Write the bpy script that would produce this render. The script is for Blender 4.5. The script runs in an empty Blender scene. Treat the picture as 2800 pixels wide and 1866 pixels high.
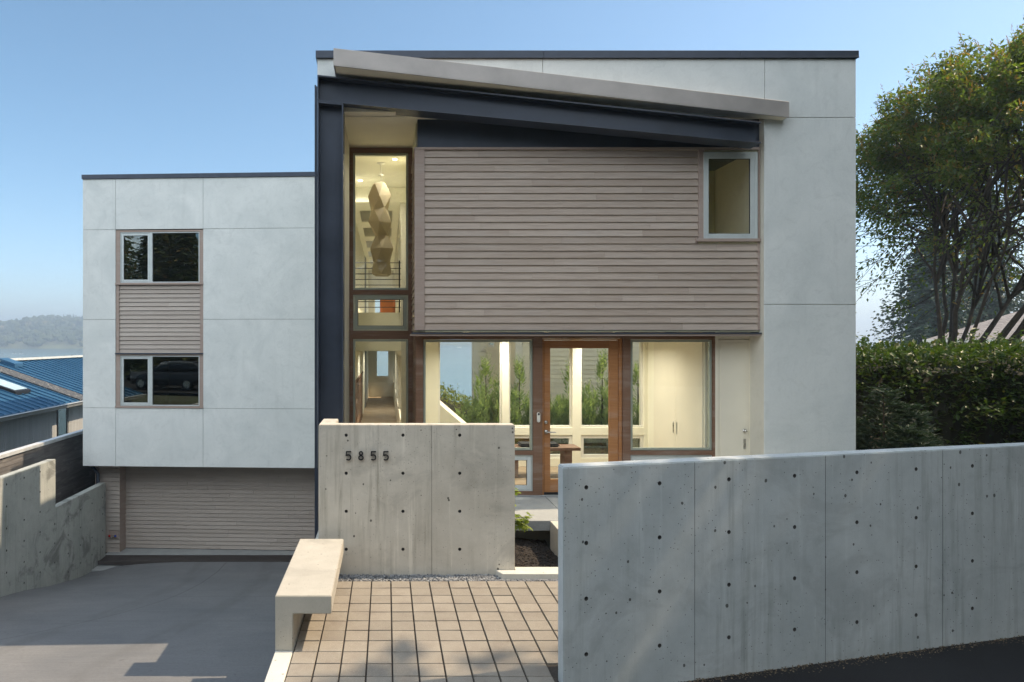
import bpy, bmesh, math, random
from mathutils import Vector, Matrix, noise

# ------------------------------------------------------------------ camera, sky, sun, exposure
SC = bpy.context.scene
COL = SC.collection
EYE = 2.51                       # camera height above the paved terrace (world z = 0)
R = math.radians
cam_d = bpy.data.cameras.new("camera")
cam = bpy.data.objects.new("camera", cam_d)
COL.objects.link(cam)
cam.location = (0, 0, EYE)
cam.rotation_euler = (R(90), 0, 0)
cam_d.lens = 24.0
cam_d.sensor_width = 36.0
cam_d.shift_x = 0.1229
cam_d.shift_y = 0.0
cam_d.clip_start = 0.05
cam_d.clip_end = 12000
SC.camera = cam

SUN_EL, SUN_AZ = R(52), R(5.0)   # azimuth measured from +X towards +Y
world = bpy.data.worlds.new("World")
SC.world = world
world.use_nodes = True
wn = world.node_tree
wn.nodes.clear()
wo = wn.nodes.new("ShaderNodeOutputWorld")
wb = wn.nodes.new("ShaderNodeBackground")
ws = wn.nodes.new("ShaderNodeTexSky")
ws.sky_type = 'NISHITA'
ws.sun_disc = False
ws.sun_elevation = SUN_EL
ws.sun_rotation = math.pi / 2 - SUN_AZ
ws.altitude = 50
ws.air_density = 0.72
ws.dust_density = 1.1
ws.ozone_density = 0.35
wb.inputs[1].default_value = 0.11
# cloud brightness added to the sky behind the viewer to lift the shaded facade
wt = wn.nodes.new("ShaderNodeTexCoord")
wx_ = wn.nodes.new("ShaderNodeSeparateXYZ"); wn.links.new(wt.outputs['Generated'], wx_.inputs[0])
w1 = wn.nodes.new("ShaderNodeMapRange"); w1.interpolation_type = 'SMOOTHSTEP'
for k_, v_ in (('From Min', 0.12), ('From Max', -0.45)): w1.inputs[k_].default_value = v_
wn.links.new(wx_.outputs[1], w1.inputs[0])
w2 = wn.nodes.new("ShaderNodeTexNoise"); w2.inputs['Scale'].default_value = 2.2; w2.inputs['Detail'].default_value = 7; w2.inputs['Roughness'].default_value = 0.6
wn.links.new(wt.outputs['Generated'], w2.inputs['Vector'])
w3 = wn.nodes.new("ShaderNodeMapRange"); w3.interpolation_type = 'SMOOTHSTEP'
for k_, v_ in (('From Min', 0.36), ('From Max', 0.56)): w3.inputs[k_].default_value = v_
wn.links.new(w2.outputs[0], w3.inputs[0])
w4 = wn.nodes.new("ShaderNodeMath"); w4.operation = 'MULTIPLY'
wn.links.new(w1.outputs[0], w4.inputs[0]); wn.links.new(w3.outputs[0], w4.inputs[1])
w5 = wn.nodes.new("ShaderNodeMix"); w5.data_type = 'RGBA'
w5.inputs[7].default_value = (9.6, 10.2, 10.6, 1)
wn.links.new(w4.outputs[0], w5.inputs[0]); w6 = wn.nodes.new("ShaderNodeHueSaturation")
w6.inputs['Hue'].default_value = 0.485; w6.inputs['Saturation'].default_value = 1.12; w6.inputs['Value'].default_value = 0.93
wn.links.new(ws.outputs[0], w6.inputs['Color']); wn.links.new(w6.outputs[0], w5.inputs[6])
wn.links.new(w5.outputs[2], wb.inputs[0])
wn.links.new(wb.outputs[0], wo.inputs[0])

sun_d = bpy.data.lights.new("sun", 'SUN')
sun_d.energy = 3.0
sun_d.angle = R(0.5)
sun_d.color = (1.0, 0.80, 0.57)
sun = bpy.data.objects.new("sun", sun_d)
COL.objects.link(sun)
sdir = Vector((math.cos(SUN_EL) * math.cos(SUN_AZ), math.cos(SUN_EL) * math.sin(SUN_AZ), math.sin(SUN_EL)))
sun.rotation_euler = sdir.to_track_quat('Z', 'Y').to_euler()
sun.location = (40, 4, 40)

SC.view_settings.view_transform = 'Standard'
SC.view_settings.look = 'None'
SC.view_settings.exposure = 1.15
SC.view_settings.gamma = 1.0
SC.view_settings.use_curve_mapping = False
SC.cycles.max_bounces = 10
SC.cycles.transparent_max_bounces = 24
SC.cycles.diffuse_bounces = 5
SC.cycles.glossy_bounces = 4
SC.cycles.use_denoising = True
SC.cycles.caustics_reflective = False
SC.cycles.caustics_refractive = False

# ------------------------------------------------------------------ helpers
F = 1866.0
def WX(x, Y): return (x - 1056.0) * Y / F
def WZ(y, Y): return (933.0 - y) * Y / F + EYE

class MB:
    """collects faces, then links them as ONE mesh object"""
    def __init__(self, xf=None):
        self.v, self.f, self.t, self.sm = [], [], [], []
        self.xf = xf
    def add(self, pts, faces, tone=0.5, smooth=False):
        n = len(self.v)
        for p in pts:
            p = Vector(p)
            self.v.append(self.xf(p) if self.xf else p)
        for f in faces:
            self.f.append([n + i for i in f])
            self.t.append(tone)
            self.sm.append(smooth)
    def box(self, x0, x1, y0, y1, z0, z1, tone=0.5):
        p = [(x0,y0,z0),(x1,y0,z0),(x1,y1,z0),(x0,y1,z0),(x0,y0,z1),(x1,y0,z1),(x1,y1,z1),(x0,y1,z1)]
        self.add(p, [(0,3,2,1),(4,5,6,7),(0,1,5,4),(1,2,6,5),(2,3,7,6),(3,0,4,7)], tone)
        return self
    def hexa(self, p, tone=0.5):
        self.add(p, [(0,3,2,1),(4,5,6,7),(0,1,5,4),(1,2,6,5),(2,3,7,6),(3,0,4,7)], tone)
        return self
    def prism(self, poly, a, b, axis='z', tone=0.5):
        """poly: 2-D points, extruded from a to b along axis"""
        def mk(p, h):
            return (p[0], p[1], h) if axis == 'z' else ((h, p[0], p[1]) if axis == 'x' else (p[0], h, p[1]))
        n = len(poly)
        pts = [mk(p, a) for p in poly] + [mk(p, b) for p in poly]
        fs = [tuple(range(n - 1, -1, -1)), tuple(range(n, 2 * n))]
        fs += [(i, (i + 1) % n, n + (i + 1) % n, n + i) for i in range(n)]
        self.add(pts, fs, tone)
        return self
    def tube(self, path, radii, seg=8, tone=0.5, caps=True, smooth=True):
        path = [Vector(p) for p in path]
        if not hasattr(radii, '__len__'): radii = [radii] * len(path)
        pts, fs = [], []
        up = None
        for i, p in enumerate(path):
            d = (path[min(i + 1, len(path) - 1)] - path[max(i - 1, 0)])
            if d.length < 1e-9: d = Vector((0, 0, 1))
            d.normalize()
            if up is None:
                up = Vector((0, 0, 1)) if abs(d.z) < 0.9 else Vector((1, 0, 0))
            s = d.cross(up)
            if s.length < 1e-6: s = d.cross(Vector((0, 1, 0)))
            s.normalize()
            up = s.cross(d).normalized()
            for k in range(seg):
                a = 2 * math.pi * k / seg
                pts.append(p + (s * math.cos(a) + up * math.sin(a)) * radii[i])
        for i in range(len(path) - 1):
            for k in range(seg):
                a, b = i * seg + k, i * seg + (k + 1) % seg
                fs.append((a, b, b + seg, a + seg))
        self.add(pts, fs, tone, smooth)
        if caps:
            n = len(pts)
            self.add(pts[:seg], [tuple(range(seg))], tone)
            self.add(pts[n - seg:], [tuple(range(seg - 1, -1, -1))], tone)
        return self
    def lathe(self, c, prof, seg=20, axis='z', tone=0.5):
        pts, fs = [], []
        for (r, h) in prof:
            for k in range(seg):
                a = 2 * math.pi * k / seg
                x, y = r * math.cos(a), r * math.sin(a)
                if axis == 'z': pts.append((c[0] + x, c[1] + y, c[2] + h))
                elif axis == 'y': pts.append((c[0] + x, c[1] + h, c[2] + y))
                else: pts.append((c[0] + h, c[1] + x, c[2] + y))
        for i in range(len(prof) - 1):
            for k in range(seg):
                a, b = i * seg + k, i * seg + (k + 1) % seg
                fs.append((a, b, b + seg, a + seg))
        self.add(pts, fs, tone, True)
        return self
    def build(self, name, mat, parent=None, bevel=0.0, seg=1, recalc=False):
        off = Vector((0, 0, 0))
        p = parent
        while p is not None:
            off += p.location
            p = p.parent
        me = bpy.data.meshes.new(name)
        me.from_pydata([tuple(v - off) for v in self.v], [], self.f)
        me.polygons.foreach_set('use_smooth', self.sm)
        at = me.attributes.new('tone', 'FLOAT', 'FACE')
        at.data.foreach_set('value', self.t)
        me.materials.append(mat)
        if bevel or recalc:
            bm = bmesh.new(); bm.from_mesh(me)
            bmesh.ops.remove_doubles(bm, verts=bm.verts, dist=1e-5)
            bmesh.ops.recalc_face_normals(bm, faces=bm.faces)
            if bevel:
                es = [e for e in bm.edges if len(e.link_faces) == 2 and e.calc_face_angle(0) > 0.6]
                bmesh.ops.bevel(bm, geom=es, offset=bevel, segments=seg, affect='EDGES', clamp_overlap=True)
            bm.to_mesh(me); bm.free()
        me.update()
        o = bpy.data.objects.new(name, me)
        COL.objects.link(o)
        if parent is not None: o.parent = parent
        return o

def tag(o, label=None, cat=None, group=None, kind=None):
    if label: o['label'] = label
    if cat: o['category'] = cat
    if group: o['group'] = group
    if kind: o['kind'] = kind
    return o
def thing(name, loc, label, cat, group=None):
    o = bpy.data.objects.new(name, None)
    o.empty_display_size = 0.2
    COL.objects.link(o)
    o.location = loc
    return tag(o, label, cat, group)
def copy_tree(o, parent=None):
    c = o.copy(); COL.objects.link(c)
    if parent is not None: c.parent = parent
    for ch in list(o.children):
        copy_tree(ch, c)
    return c

# ------------------------------------------------------------------ materials
class NT:
    def __init__(self, name):
        self.m = bpy.data.materials.new(name)
        self.m.use_nodes = True
        self.nt = self.m.node_tree
        self.b = self.nt.nodes['Principled BSDF']
        self.out = self.nt.nodes['Material Output']
        self._tc = None
    def n(self, t, **kw):
        nd = self.nt.nodes.new(t)
        for k, v in kw.items():
            if k == 'ins':
                for kk, vv in v.items():
                    if hasattr(vv, 'is_linked') or isinstance(vv, bpy.types.NodeSocket): self.nt.links.new(vv, nd.inputs[kk])
                    else: nd.inputs[kk].default_value = vv
            else: setattr(nd, k, v)
        return nd
    def tc(self):
        if self._tc is None: self._tc = self.n('ShaderNodeTexCoord').outputs['Object']
        return self._tc
    def map(self, scale, loc=(0, 0, 0), rot=(0, 0, 0)):
        return self.n('ShaderNodeMapping', ins={'Vector': self.tc(), 'Scale': scale, 'Location': loc, 'Rotation': rot}).outputs[0]
    def noise(self, vec, scale, detail=4, rough=0.55, dist=0.0):
        return self.n('ShaderNodeTexNoise', ins={'Vector': vec, 'Scale': scale, 'Detail': detail, 'Roughness': rough, 'Distortion': dist}).outputs[0]
    def ramp(self, fac, a, b, va=0.0, vb=1.0):
        return self.n('ShaderNodeMapRange', ins={'Value': fac, 'From Min': a, 'From Max': b, 'To Min': va, 'To Max': vb}).outputs[0]
    def mix(self, fac, a, b, mode='MIX'):
        nd = self.n('ShaderNodeMix', data_type='RGBA', blend_type=mode)
        for s, v in ((0, fac), (6, a), (7, b)):
            if isinstance(v, bpy.types.NodeSocket): self.nt.links.new(v, nd.inputs[s])
            elif s == 0: nd.inputs[s].default_value = v
            else: nd.inputs[s].default_value = (v[0], v[1], v[2], 1)
        return nd.outputs[2]
    def math(self, op, a, b=0.0):
        nd = self.n('ShaderNodeMath', operation=op)
        for s, v in ((0, a), (1, b)):
            if isinstance(v, bpy.types.NodeSocket): self.nt.links.new(v, nd.inputs[s])
            else: nd.inputs[s].default_value = v
        return nd.outputs[0]
    def attr(self, name='tone'):
        return self.n('ShaderNodeAttribute', attribute_name=name).outputs['Fac']
    def bump(self, h, strength=0.3, dist=0.01, nrm=None):
        nd = self.n('ShaderNodeBump', ins={'Height': h, 'Strength': strength, 'Distance': dist})
        if nrm is not None: self.nt.links.new(nrm, nd.inputs['Normal'])
        return nd.outputs[0]
    def set(self, **kw):
        for k, v in kw.items():
            k = k.replace('_', ' ')
            if isinstance(v, bpy.types.NodeSocket): self.nt.links.new(v, self.b.inputs[k])
            else:
                if k == 'Base Color': v = (v[0], v[1], v[2], 1)
                self.b.inputs[k].default_value = v
        return self

def plain(name, col, rough=0.5, metal=0.0, var=0.12, vscale=6.0, bump=0.0, bscale=80, spec=0.5):
    t = NT(name)
    n1 = t.noise(t.tc(), vscale, 5)
    c = t.mix(t.ramp(n1, 0.3, 0.7), [x * (1 - var) for x in col], [min(1, x * (1 + var)) for x in col])
    t.set(Base_Color=c, Roughness=t.ramp(n1, 0.2, 0.8, rough * 0.85, min(1, rough * 1.15)), Metallic=metal)
    t.b.inputs['Specular IOR Level'].default_value = spec
    if bump: t.set(Normal=t.bump(t.noise(t.tc(), bscale, 3), bump, 0.004))
    return t.m

def concrete(name, c1, c2, streak=0.5, pits=1.0, seed=0.0, stain=0.0, rough=0.85, pit_scale=13.0):
    t = NT(name)
    base = t.map((1, 1, 1), (seed, seed * 1.7, seed * 0.6))
    big = t.noise(base, 1.1, 7, 0.62, 0.4)
    col = t.mix(t.ramp(big, 0.3, 0.72), c1, c2)
    mid = t.noise(base, 6.0, 6, 0.65)
    col = t.mix(t.ramp(mid, 0.35, 0.75, 0.0, 0.22), col, (c1[0]*0.55, c1[1]*0.56, c1[2]*0.52))
    fine = t.noise(base, 70.0, 3, 0.7)
    col = t.mix(t.ramp(fine, 0.3, 0.7, 0.0, 0.14), col, (0.62, 0.61, 0.58))
    if streak:
        sv = t.map((7.0, 7.0, 0.42), (seed, 0, 0))
        s = t.noise(sv, 1.6, 6, 0.7, 0.25)
        msk = t.noise(t.map((1.3, 1.3, 0.5), (seed + 3, 0, 0)), 1.0, 3)
        k = t.math('MULTIPLY', t.ramp(s, 0.5, 0.72), t.ramp(msk, 0.42, 0.62, 0.05, 1.0))
        col = t.mix(t.math('MULTIPLY', k, streak), col, (c1[0]*0.42, c1[1]*0.42, c1[2]*0.37))
        s2 = t.noise(t.map((9.0, 9.0, 0.5), (seed + 9, 1, 0)), 1.3, 5, 0.7)
        col = t.mix(t.math('MULTIPLY', t.ramp(s2, 0.56, 0.8), streak * 0.6), col, (min(1,c2[0]*1.35), min(1,c2[1]*1.35), min(1,c2[2]*1.35)))
    if stain:
        sn = t.noise(t.map((0.9, 0.9, 1.1), (seed + 5, 2, 1)), 1.5, 8, 0.68, 0.8)
        col = t.mix(t.math('MULTIPLY', t.ramp(sn, 0.53, 0.63), stain), col, (0.10, 0.10, 0.095))
    h = t.math('MULTIPLY', fine, 0.25)
    if pits:
        v = t.n('ShaderNodeTexVoronoi', ins={'Vector': t.map((1.0, 1.0, 0.85), (seed, 0, 0)), 'Scale': pit_scale})
        gate = t.n('ShaderNodeSeparateColor', ins={'Color': v.outputs['Color']})
        wob = t.noise(base, 45.0, 2)
        d = t.math('ADD', v.outputs['Distance'], t.math('MULTIPLY', t.math('SUBTRACT', wob, 0.5), 0.09))
        size = t.ramp(gate.outputs[1], 0.0, 1.0, 0.03, 0.15)
        hole = t.math('MULTIPLY', t.math('LESS_THAN', d, size), t.math('GREATER_THAN', gate.outputs[0], 0.62))
        v2 = t.n('ShaderNodeTexVoronoi', ins={'Vector': base, 'Scale': pit_scale * 3.1})
        g2 = t.n('ShaderNodeSeparateColor', ins={'Color': v2.outputs['Color']})
        dm = t.ramp(t.noise(base, 1.7, 3), 0.36, 0.62, 0.97, 0.45)
        hole2 = t.math('MULTIPLY', t.math('LESS_THAN', v2.outputs['Distance'], 0.14), t.math('GREATER_THAN', g2.outputs[0], dm))
        hh = t.math('MAXIMUM', hole, hole2)
        col = t.mix(t.math('MULTIPLY', hh, 0.82 * pits), col, (0.05, 0.047, 0.042))
        h = t.math('SUBTRACT', h, t.math('MULTIPLY', hh, 1.5))
    t.set(Base_Color=col, Roughness=rough, Normal=t.bump(h, 0.5, 0.006))
    t.b.inputs['Specular IOR Level'].default_value = 0.3
    return t.m

def siding_wood(name, ca, cb, dark, grain=1.0):
    """weathered boards: tone attribute per board length plus streaky grain along the board"""
    t = NT(name)
    tone = t.attr()
    col = t.mix(tone, ca, cb)
    off = t.n('ShaderNodeCombineXYZ', ins={'X': t.math('MULTIPLY', tone, 37.0), 'Y': t.math('MULTIPLY', tone, 11.0), 'Z': t.math('MULTIPLY', tone, 23.0)}).outputs[0]
    pv = t.n('ShaderNodeVectorMath', operation='ADD', ins={0: t.map((1.6, 1.6, 38.0)), 1: off}).outputs[0]
    g = t.noise(pv, 1.6, 6, 0.66, 0.3)
    col = t.mix(t.ramp(g, 0.42, 0.75, 0.0, 0.55 * grain), col, dark)
    w = t.noise(t.n('ShaderNodeVectorMath', operation='ADD', ins={0: t.map((0.8, 0.8, 5.0)), 1: off}).outputs[0], 1.3, 5, 0.6)
    col = t.mix(t.ramp(w, 0.5, 0.8, 0.0, 0.4), col, (0.46, 0.43, 0.40))
    t.set(Base_Color=col, Roughness=t.ramp(g, 0.3, 0.7, 0.62, 0.85), Normal=t.bump(g, 0.22, 0.004))
    t.b.inputs['Specular IOR Level'].default_value = 0.35
    return t.m

def glass_mat(name, tint=(0.86, 0.92, 0.86), f0=0.06, gain=1.0):
    t = NT(name)
    t.nt.nodes.remove(t.b)
    lw = t.n('ShaderNodeLayerWeight', ins={'Blend': 0.5})
    p5 = t.math('POWER', lw.outputs['Facing'], 5.0)
    fr = t.math('MULTIPLY', t.math('ADD', t.math('MULTIPLY', p5, 1 - f0), f0), gain)
    tr = t.n('ShaderNodeBsdfTransparent', ins={'Color': (*tint, 1)})
    gl = t.n('ShaderNodeBsdfGlossy', ins={'Color': (0.95, 0.97, 0.95, 1), 'Roughness': 0.0})
    wv = t.noise(t.tc(), 0.9, 2)
    t.nt.links.new(t.bump(wv, 0.05, 0.004), gl.inputs['Normal'])
    mx = t.n('ShaderNodeMixShader', ins={0: fr, 1: tr.outputs[0], 2: gl.outputs[0]})
    t.nt.links.new(mx.outputs[0], t.out.inputs['Surface'])
    return t.m

def leaf_mat(name, ca, cb, cc=None, trans=0.35, rough=0.45, spec=0.4):
    t = NT(name)
    tone = t.attr()
    col = t.mix(tone, ca, cb)
    if cc is not None:
        col = t.mix(t.ramp(tone, 0.86, 0.95), col, cc)
    t.set(Base_Color=col, Roughness=rough)
    t.b.inputs['Specular IOR Level'].default_value = spec
    if trans:
        tl = t.n('ShaderNodeBsdfTranslucent', ins={'Color': t.mix(1.0, col, (1.9, 2.0, 0.9), 'MULTIPLY')})
        mx = t.n('ShaderNodeMixShader', ins={0: trans, 1: t.b.outputs[0], 2: tl.outputs[0]})
        t.nt.links.new(mx.outputs[0], t.out.inputs['Surface'])
    return t.m

def stucco_mat(name, c1, c2, seed=0.0):
    t = NT(name)
    base = t.map((1, 1, 1), (seed, seed, seed))
    a = t.noise(base, 0.9, 7, 0.6, 1.2)
    col = t.mix(t.ramp(a, 0.32, 0.7), c1, c2)
    b = t.noise(base, 3.2, 8, 0.68, 2.2)
    col = t.mix(t.ramp(b, 0.52, 0.8, 0, 0.38), col, [x * 0.70 for x in c1])
    c = t.noise(base, 14.0, 6, 0.7, 1.6)
    col = t.mix(t.ramp(c, 0.5, 0.8, 0, 0.22), col, (0.74, 0.75, 0.73))
    e = t.noise(base, 32.0, 5, 0.75, 0.8)
    col = t.mix(t.ramp(e, 0.42, 0.72, 0, 0.16), col, [x * 0.72 for x in c1])
    st = t.noise(t.map((5, 5, 0.35), (seed, 0, 0)), 1.2, 5, 0.65)
    col = t.mix(t.ramp(st, 0.56, 0.8, 0, 0.22), col, [x * 0.62 for x in c1])
    t.set(Base_Color=col, Roughness=t.ramp(b, 0.3, 0.7, 0.5, 0.75), Normal=t.bump(t.noise(base, 26.0, 6, 0.7, 1.0), 0.10, 0.006))
    t.b.inputs['Specular IOR Level'].default_value = 0.35
    return t.m

M = {}
M['stucco'] = stucco_mat('cement_plaster', (0.65, 0.69, 0.685), (0.79, 0.82, 0.81))
M['stucco_warm'] = stucco_mat('cement_plaster_warm', (0.62, 0.60, 0.52), (0.72, 0.70, 0.62), 4)
M['backing'] = plain('joint_backing', (0.26, 0.28, 0.28), 0.9)
M['cap'] = plain('parapet_cap_metal', (0.055, 0.068, 0.095), 0.45, 0.3, 0.15)
M['steel'] = plain('painted_steel', (0.042, 0.054, 0.080), 0.38, 0.15, 0.18, 2.5, 0.05, 60)
M['canopy'] = plain('canopy_fascia_metal', (0.42, 0.39, 0.37), 0.45, 0.25, 0.16, 2.0)
M['soffit'] = plain('soffit_paint', (0.90, 0.84, 0.69), 0.8, 0, 0.05, 1.5)
M['siding'] = siding_wood('weathered_siding', (0.41, 0.335, 0.28), (0.50, 0.42, 0.36), (0.24, 0.18, 0.145))
M['siding_grey'] = siding_wood('grey_siding', (0.41, 0.36, 0.32), (0.49, 0.435, 0.39), (0.26, 0.21, 0.18), 0.7)
M['trim'] = siding_wood('siding_trim', (0.37, 0.29, 0.25), (0.40, 0.32, 0.28), (0.22, 0.16, 0.13), 0.6)
M['frame_wood'] = siding_wood('brown_frame_wood', (0.17, 0.098, 0.062), (0.23, 0.135, 0.088), (0.09, 0.05, 0.034), 0.7)
M['door_wood'] = siding_wood('stained_door_wood', (0.36, 0.165, 0.062), (0.42, 0.20, 0.08), (0.20, 0.085, 0.034), 0.8)
M['alum'] = plain('window_aluminium', (0.60, 0.655, 0.66), 0.35, 0.2, 0.05)
M['alum_green'] = plain('fixed_frame_aluminium', (0.36, 0.40, 0.34), 0.4, 0.2, 0.06)
M['gasket'] = plain('window_gasket', (0.02, 0.022, 0.025), 0.6)
M['glass'] = glass_mat('window_glass', (0.98, 0.99, 0.97), 0.035)
M['glass_dark'] = glass_mat('coated_window_glass', (0.62, 0.68, 0.64), 0.14)
M['glass_clear'] = glass_mat('inner_window_glass', (0.99, 0.995, 0.985), 0.015)
M['cream'] = plain('cream_paint', (0.84, 0.82, 0.69), 0.7, 0, 0.04, 1.2)
M['closet'] = plain('cream_door_paint', (0.77, 0.73, 0.61), 0.6, 0, 0.05, 1.4)
M['white'] = plain('white_paint', (0.74, 0.73, 0.67), 0.55, 0, 0.04)
M['floor_wood'] = siding_wood('floor_boards', (0.30, 0.22, 0.14), (0.40, 0.31, 0.21), (0.16, 0.11, 0.07), 0.6)
M['room_dark'] = plain('room_paint', (0.70, 0.67, 0.48), 0.8, 0, 0.05)
M['black'] = plain('black_metal', (0.016, 0.017, 0.02), 0.45, 0.3)
M['nickel'] = plain('satin_nickel', (0.52, 0.51, 0.48), 0.28, 1.0, 0.05)
M['conc_sign'] = concrete('sign_wall_concrete', (0.47, 0.435, 0.37), (0.68, 0.64, 0.56), 0.85, 1.0, 1.0, 0.2)
M['conc_right'] = concrete('street_wall_concrete', (0.43, 0.475, 0.485), (0.62, 0.655, 0.655), 0.6, 1.0, 5.0, 0.16, 0.85, 11.0)
M['conc_left'] = concrete('driveway_wall_concrete', (0.30, 0.32, 0.30), (0.45, 0.46, 0.43), 0.75, 0.7, 9.0, 0.55)
M['conc_bench'] = concrete('bench_concrete', (0.38, 0.36, 0.31), (0.50, 0.47, 0.405), 0.0, 0.8, 2.0, 0.16, 0.8, 16)
M['conc_slab'] = concrete('porch_concrete', (0.27, 0.285, 0.29), (0.36, 0.37, 0.37), 0.0, 0.2, 7.0, 0.1)
M['conc_curb'] = concrete('curb_concrete', (0.55, 0.54, 0.49), (0.64, 0.62, 0.56), 0.0, 0.7, 3.0)

# ------------------------------------------------------------------ ground, road, driveway, terrace
DR = [(-3, -0.10), (2.0, -0.10), (3.4, -0.20), (4.6, -0.42), (5.6, -0.64), (7.0, -0.96), (9.0, -1.40), (11.0, -1.84), (12.4, -2.14), (14.2, -2.53), (15.6, -2.76), (16.52, -2.83), (30, -2.83)]
def drive(y):
    for (a, za), (b, zb) in zip(DR, DR[1:]):
        if y <= b:
            s = max(0.0, (y - a) / (b - a))
            return za + (zb - za) * s
    return DR[-1][1]
def lerp(a, b, s):
    s = max(0.0, min(1.0, s)); return a + (b - a) * s
def ground_z(x, y):
    back = lerp(-0.22, -9.5, (y - 18) / 55.0)
    if y > 90: return -9.5
    if x > -0.83: z = min(-0.22, back)
    elif x > -7.08: z = min(drive(y) - 0.25, back)
    else: z = min(lerp(-0.22, -2.3, (y - 3) / 6.0), back)
    if x > 7.5 and 9 < y < 40: z = max(z, lerp(z, 1.0, (x - 7.5) / 8.0) if y < 28 else z)
    d = -(y - 0.241 * x) - 7.5
    if d > 0: z += min(8.0, d * 0.5)
    return z
xs = [-2450, -1500, -600, -250, -120, -70, -45, -32, -24, -18, -14, -11, -9, -7.8, -7.13, -7.03, -6, -5, -4, -3, -2, -1.2, -0.88, -0.78, 0, 1, 2, 3, 4, 5, 6, 7, 8, 9.5, 11, 13, 16, 20, 25, 32, 45, 70, 120, 250, 600, 1500, 3050]
ys = [-60, -40, -28, -22, -18, -15, -12, -10, -8, -6, -4, -2, 0, 2, 3, 4, 5, 6, 7, 8, 9, 10, 11, 12, 13, 14, 15, 16, 17, 18, 20, 23, 26, 30, 35, 41, 48, 56, 65, 75, 90, 130, 300, 800, 2000, 2450]
g = MB()
nx = len(xs)
g.add([(x, y, ground_z(x, y)) for y in ys for x in xs],
      [(j*nx+i, j*nx+i+1, (j+1)*nx+i+1, (j+1)*nx+i) for j in range(len(ys)-1) for i in range(nx-1)])
t = NT('garden_ground')
n1 = t.noise(t.tc(), 0.6, 8, 0.7)
c = t.mix(t.ramp(n1, 0.35, 0.65), (0.05, 0.045, 0.028), (0.045, 0.065, 0.022))
t.set(Base_Color=c, Roughness=0.95, Normal=t.bump(t.noise(t.tc(), 12, 6), 0.6, 0.05))
tag(g.build('ground', t.m), kind='structure')

# road: fresh dark asphalt along the street wall
t = NT('asphalt')
n1 = t.noise(t.tc(), 0.8, 6); n2 = t.noise(t.tc(), 160, 2, 0.8)
c = t.mix(t.ramp(n1, 0.3, 0.7), (0.013, 0.0137, 0.0155), (0.022, 0.023, 0.025))
c = t.mix(t.ramp(n2, 0.58, 0.72, 0, 0.7), c, (0.08, 0.08, 0.08))
t.set(Base_Color=c, Roughness=0.85, Normal=t.bump(n2, 0.7, 0.004)); t.b.inputs['Specular IOR Level'].default_value = 0.25
def sl(x, c): return c + 0.241 * x
r = MB()
poly = [(-60, sl(-60, -7.0)), (9.5, sl(9.5, -7.0)), (9.5, sl(9.5, 4.64)), (1.283, 4.946), (1.283, 2.6), (-0.9, 2.2), (-7.0, 1.2), (-60, sl(-60, 2.6))]
r.prism(poly, -0.2, -0.075)
tag(r.build('road', t.m), kind='structure')

# concrete driveway, curving down to the garage
t = NT('driveway_concrete')
sep = t.n('ShaderNodeSeparateXYZ', ins={'Vector': t.tc()})
X_, Y_ = sep.outputs[0], sep.outputs[1]
a = t.noise(t.tc(), 0.7, 7, 0.6, 0.5)
c = t.mix(t.ramp(a, 0.32, 0.7), (0.118, 0.126, 0.138), (0.178, 0.182, 0.188))
b2 = t.noise(t.map((0.35, 4.0, 1)), 2.0, 5, 0.65)
c = t.mix(t.ramp(b2, 0.45, 0.8, 0, 0.35), c, (0.12, 0.12, 0.123))
fn = t.noise(t.tc(), 90, 2, 0.8)
c = t.mix(t.ramp(fn, 0.3, 0.7, 0, 0.22), c, (0.32, 0.31, 0.29))
agg = t.noise(t.tc(), 30, 4, 0.8)
c = t.mix(t.ramp(agg, 0.45, 0.68, 0, 0.38), c, (0.085, 0.087, 0.092))
bs = t.noise(t.map((0.8, 26, 1)), 1.5, 4, 0.7)
c = t.mix(t.ramp(bs, 0.5, 0.75, 0, 0.3), c, (0.27, 0.265, 0.26))
st = t.noise(t.tc(), 2.3, 5, 0.7, 1.0)
c = t.mix(t.ramp(st, 0.62, 0.75, 0, 0.45), c, (0.11, 0.11, 0.108))
sp = t.noise(t.tc(), 6.5, 3, 0.6)
c = t.mix(t.ramp(sp, 0.70, 0.74, 0, 0.55), c, (0.07, 0.068, 0.065))
for xc in (-4.6, -3.0):       # faint tyre tracks down the slope
    tw = t.math('ABSOLUTE', t.math('ADD', t.math('SUBTRACT', X_, xc), t.math('MULTIPLY', t.math('SINE', t.math('MULTIPLY', Y_, 0.35)), 0.35)))
    c = t.mix(t.math('MULTIPLY', t.ramp(tw, 0.10, 0.22, 0.34, 0.0), t.ramp(t.noise(t.map((2, 0.5, 1)), 2.0, 4), 0.35, 0.6)), c, (0.10, 0.10, 0.10))
d = t.math('SUBTRACT', 13.2, Y_)
d = t.math('MAXIMUM', d, 0.0)
jx = t.math('ABSOLUTE', t.math('ADD', X_, t.math('ADD', 3.85, t.math('MULTIPLY', t.math('MULTIPLY', d, d), 0.062))))
j1 = t.math('LESS_THAN', jx, 0.008)
j2 = t.math('MULTIPLY', t.math('LESS_THAN', t.math('ABSOLUTE', t.math('SUBTRACT', Y_, 12.45)), 0.007), t.math('GREATER_THAN', X_, -3.88))
j3 = t.math('LESS_THAN', t.math('ABSOLUTE', t.math('SUBTRACT', Y_, 10.15)), 0.007)
jj = t.math('MAXIMUM', j1, t.math('MAXIMUM', j2, j3))
c = t.mix(t.math('MULTIPLY', jj, 0.75), c, (0.06, 0.06, 0.06))
br = t.math('SINE', t.math('ADD', t.math('MULTIPLY', Y_, 250.0), t.math('MULTIPLY', t.noise(t.map((0.6, 8, 1)), 2, 2), 6.0)))
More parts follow.
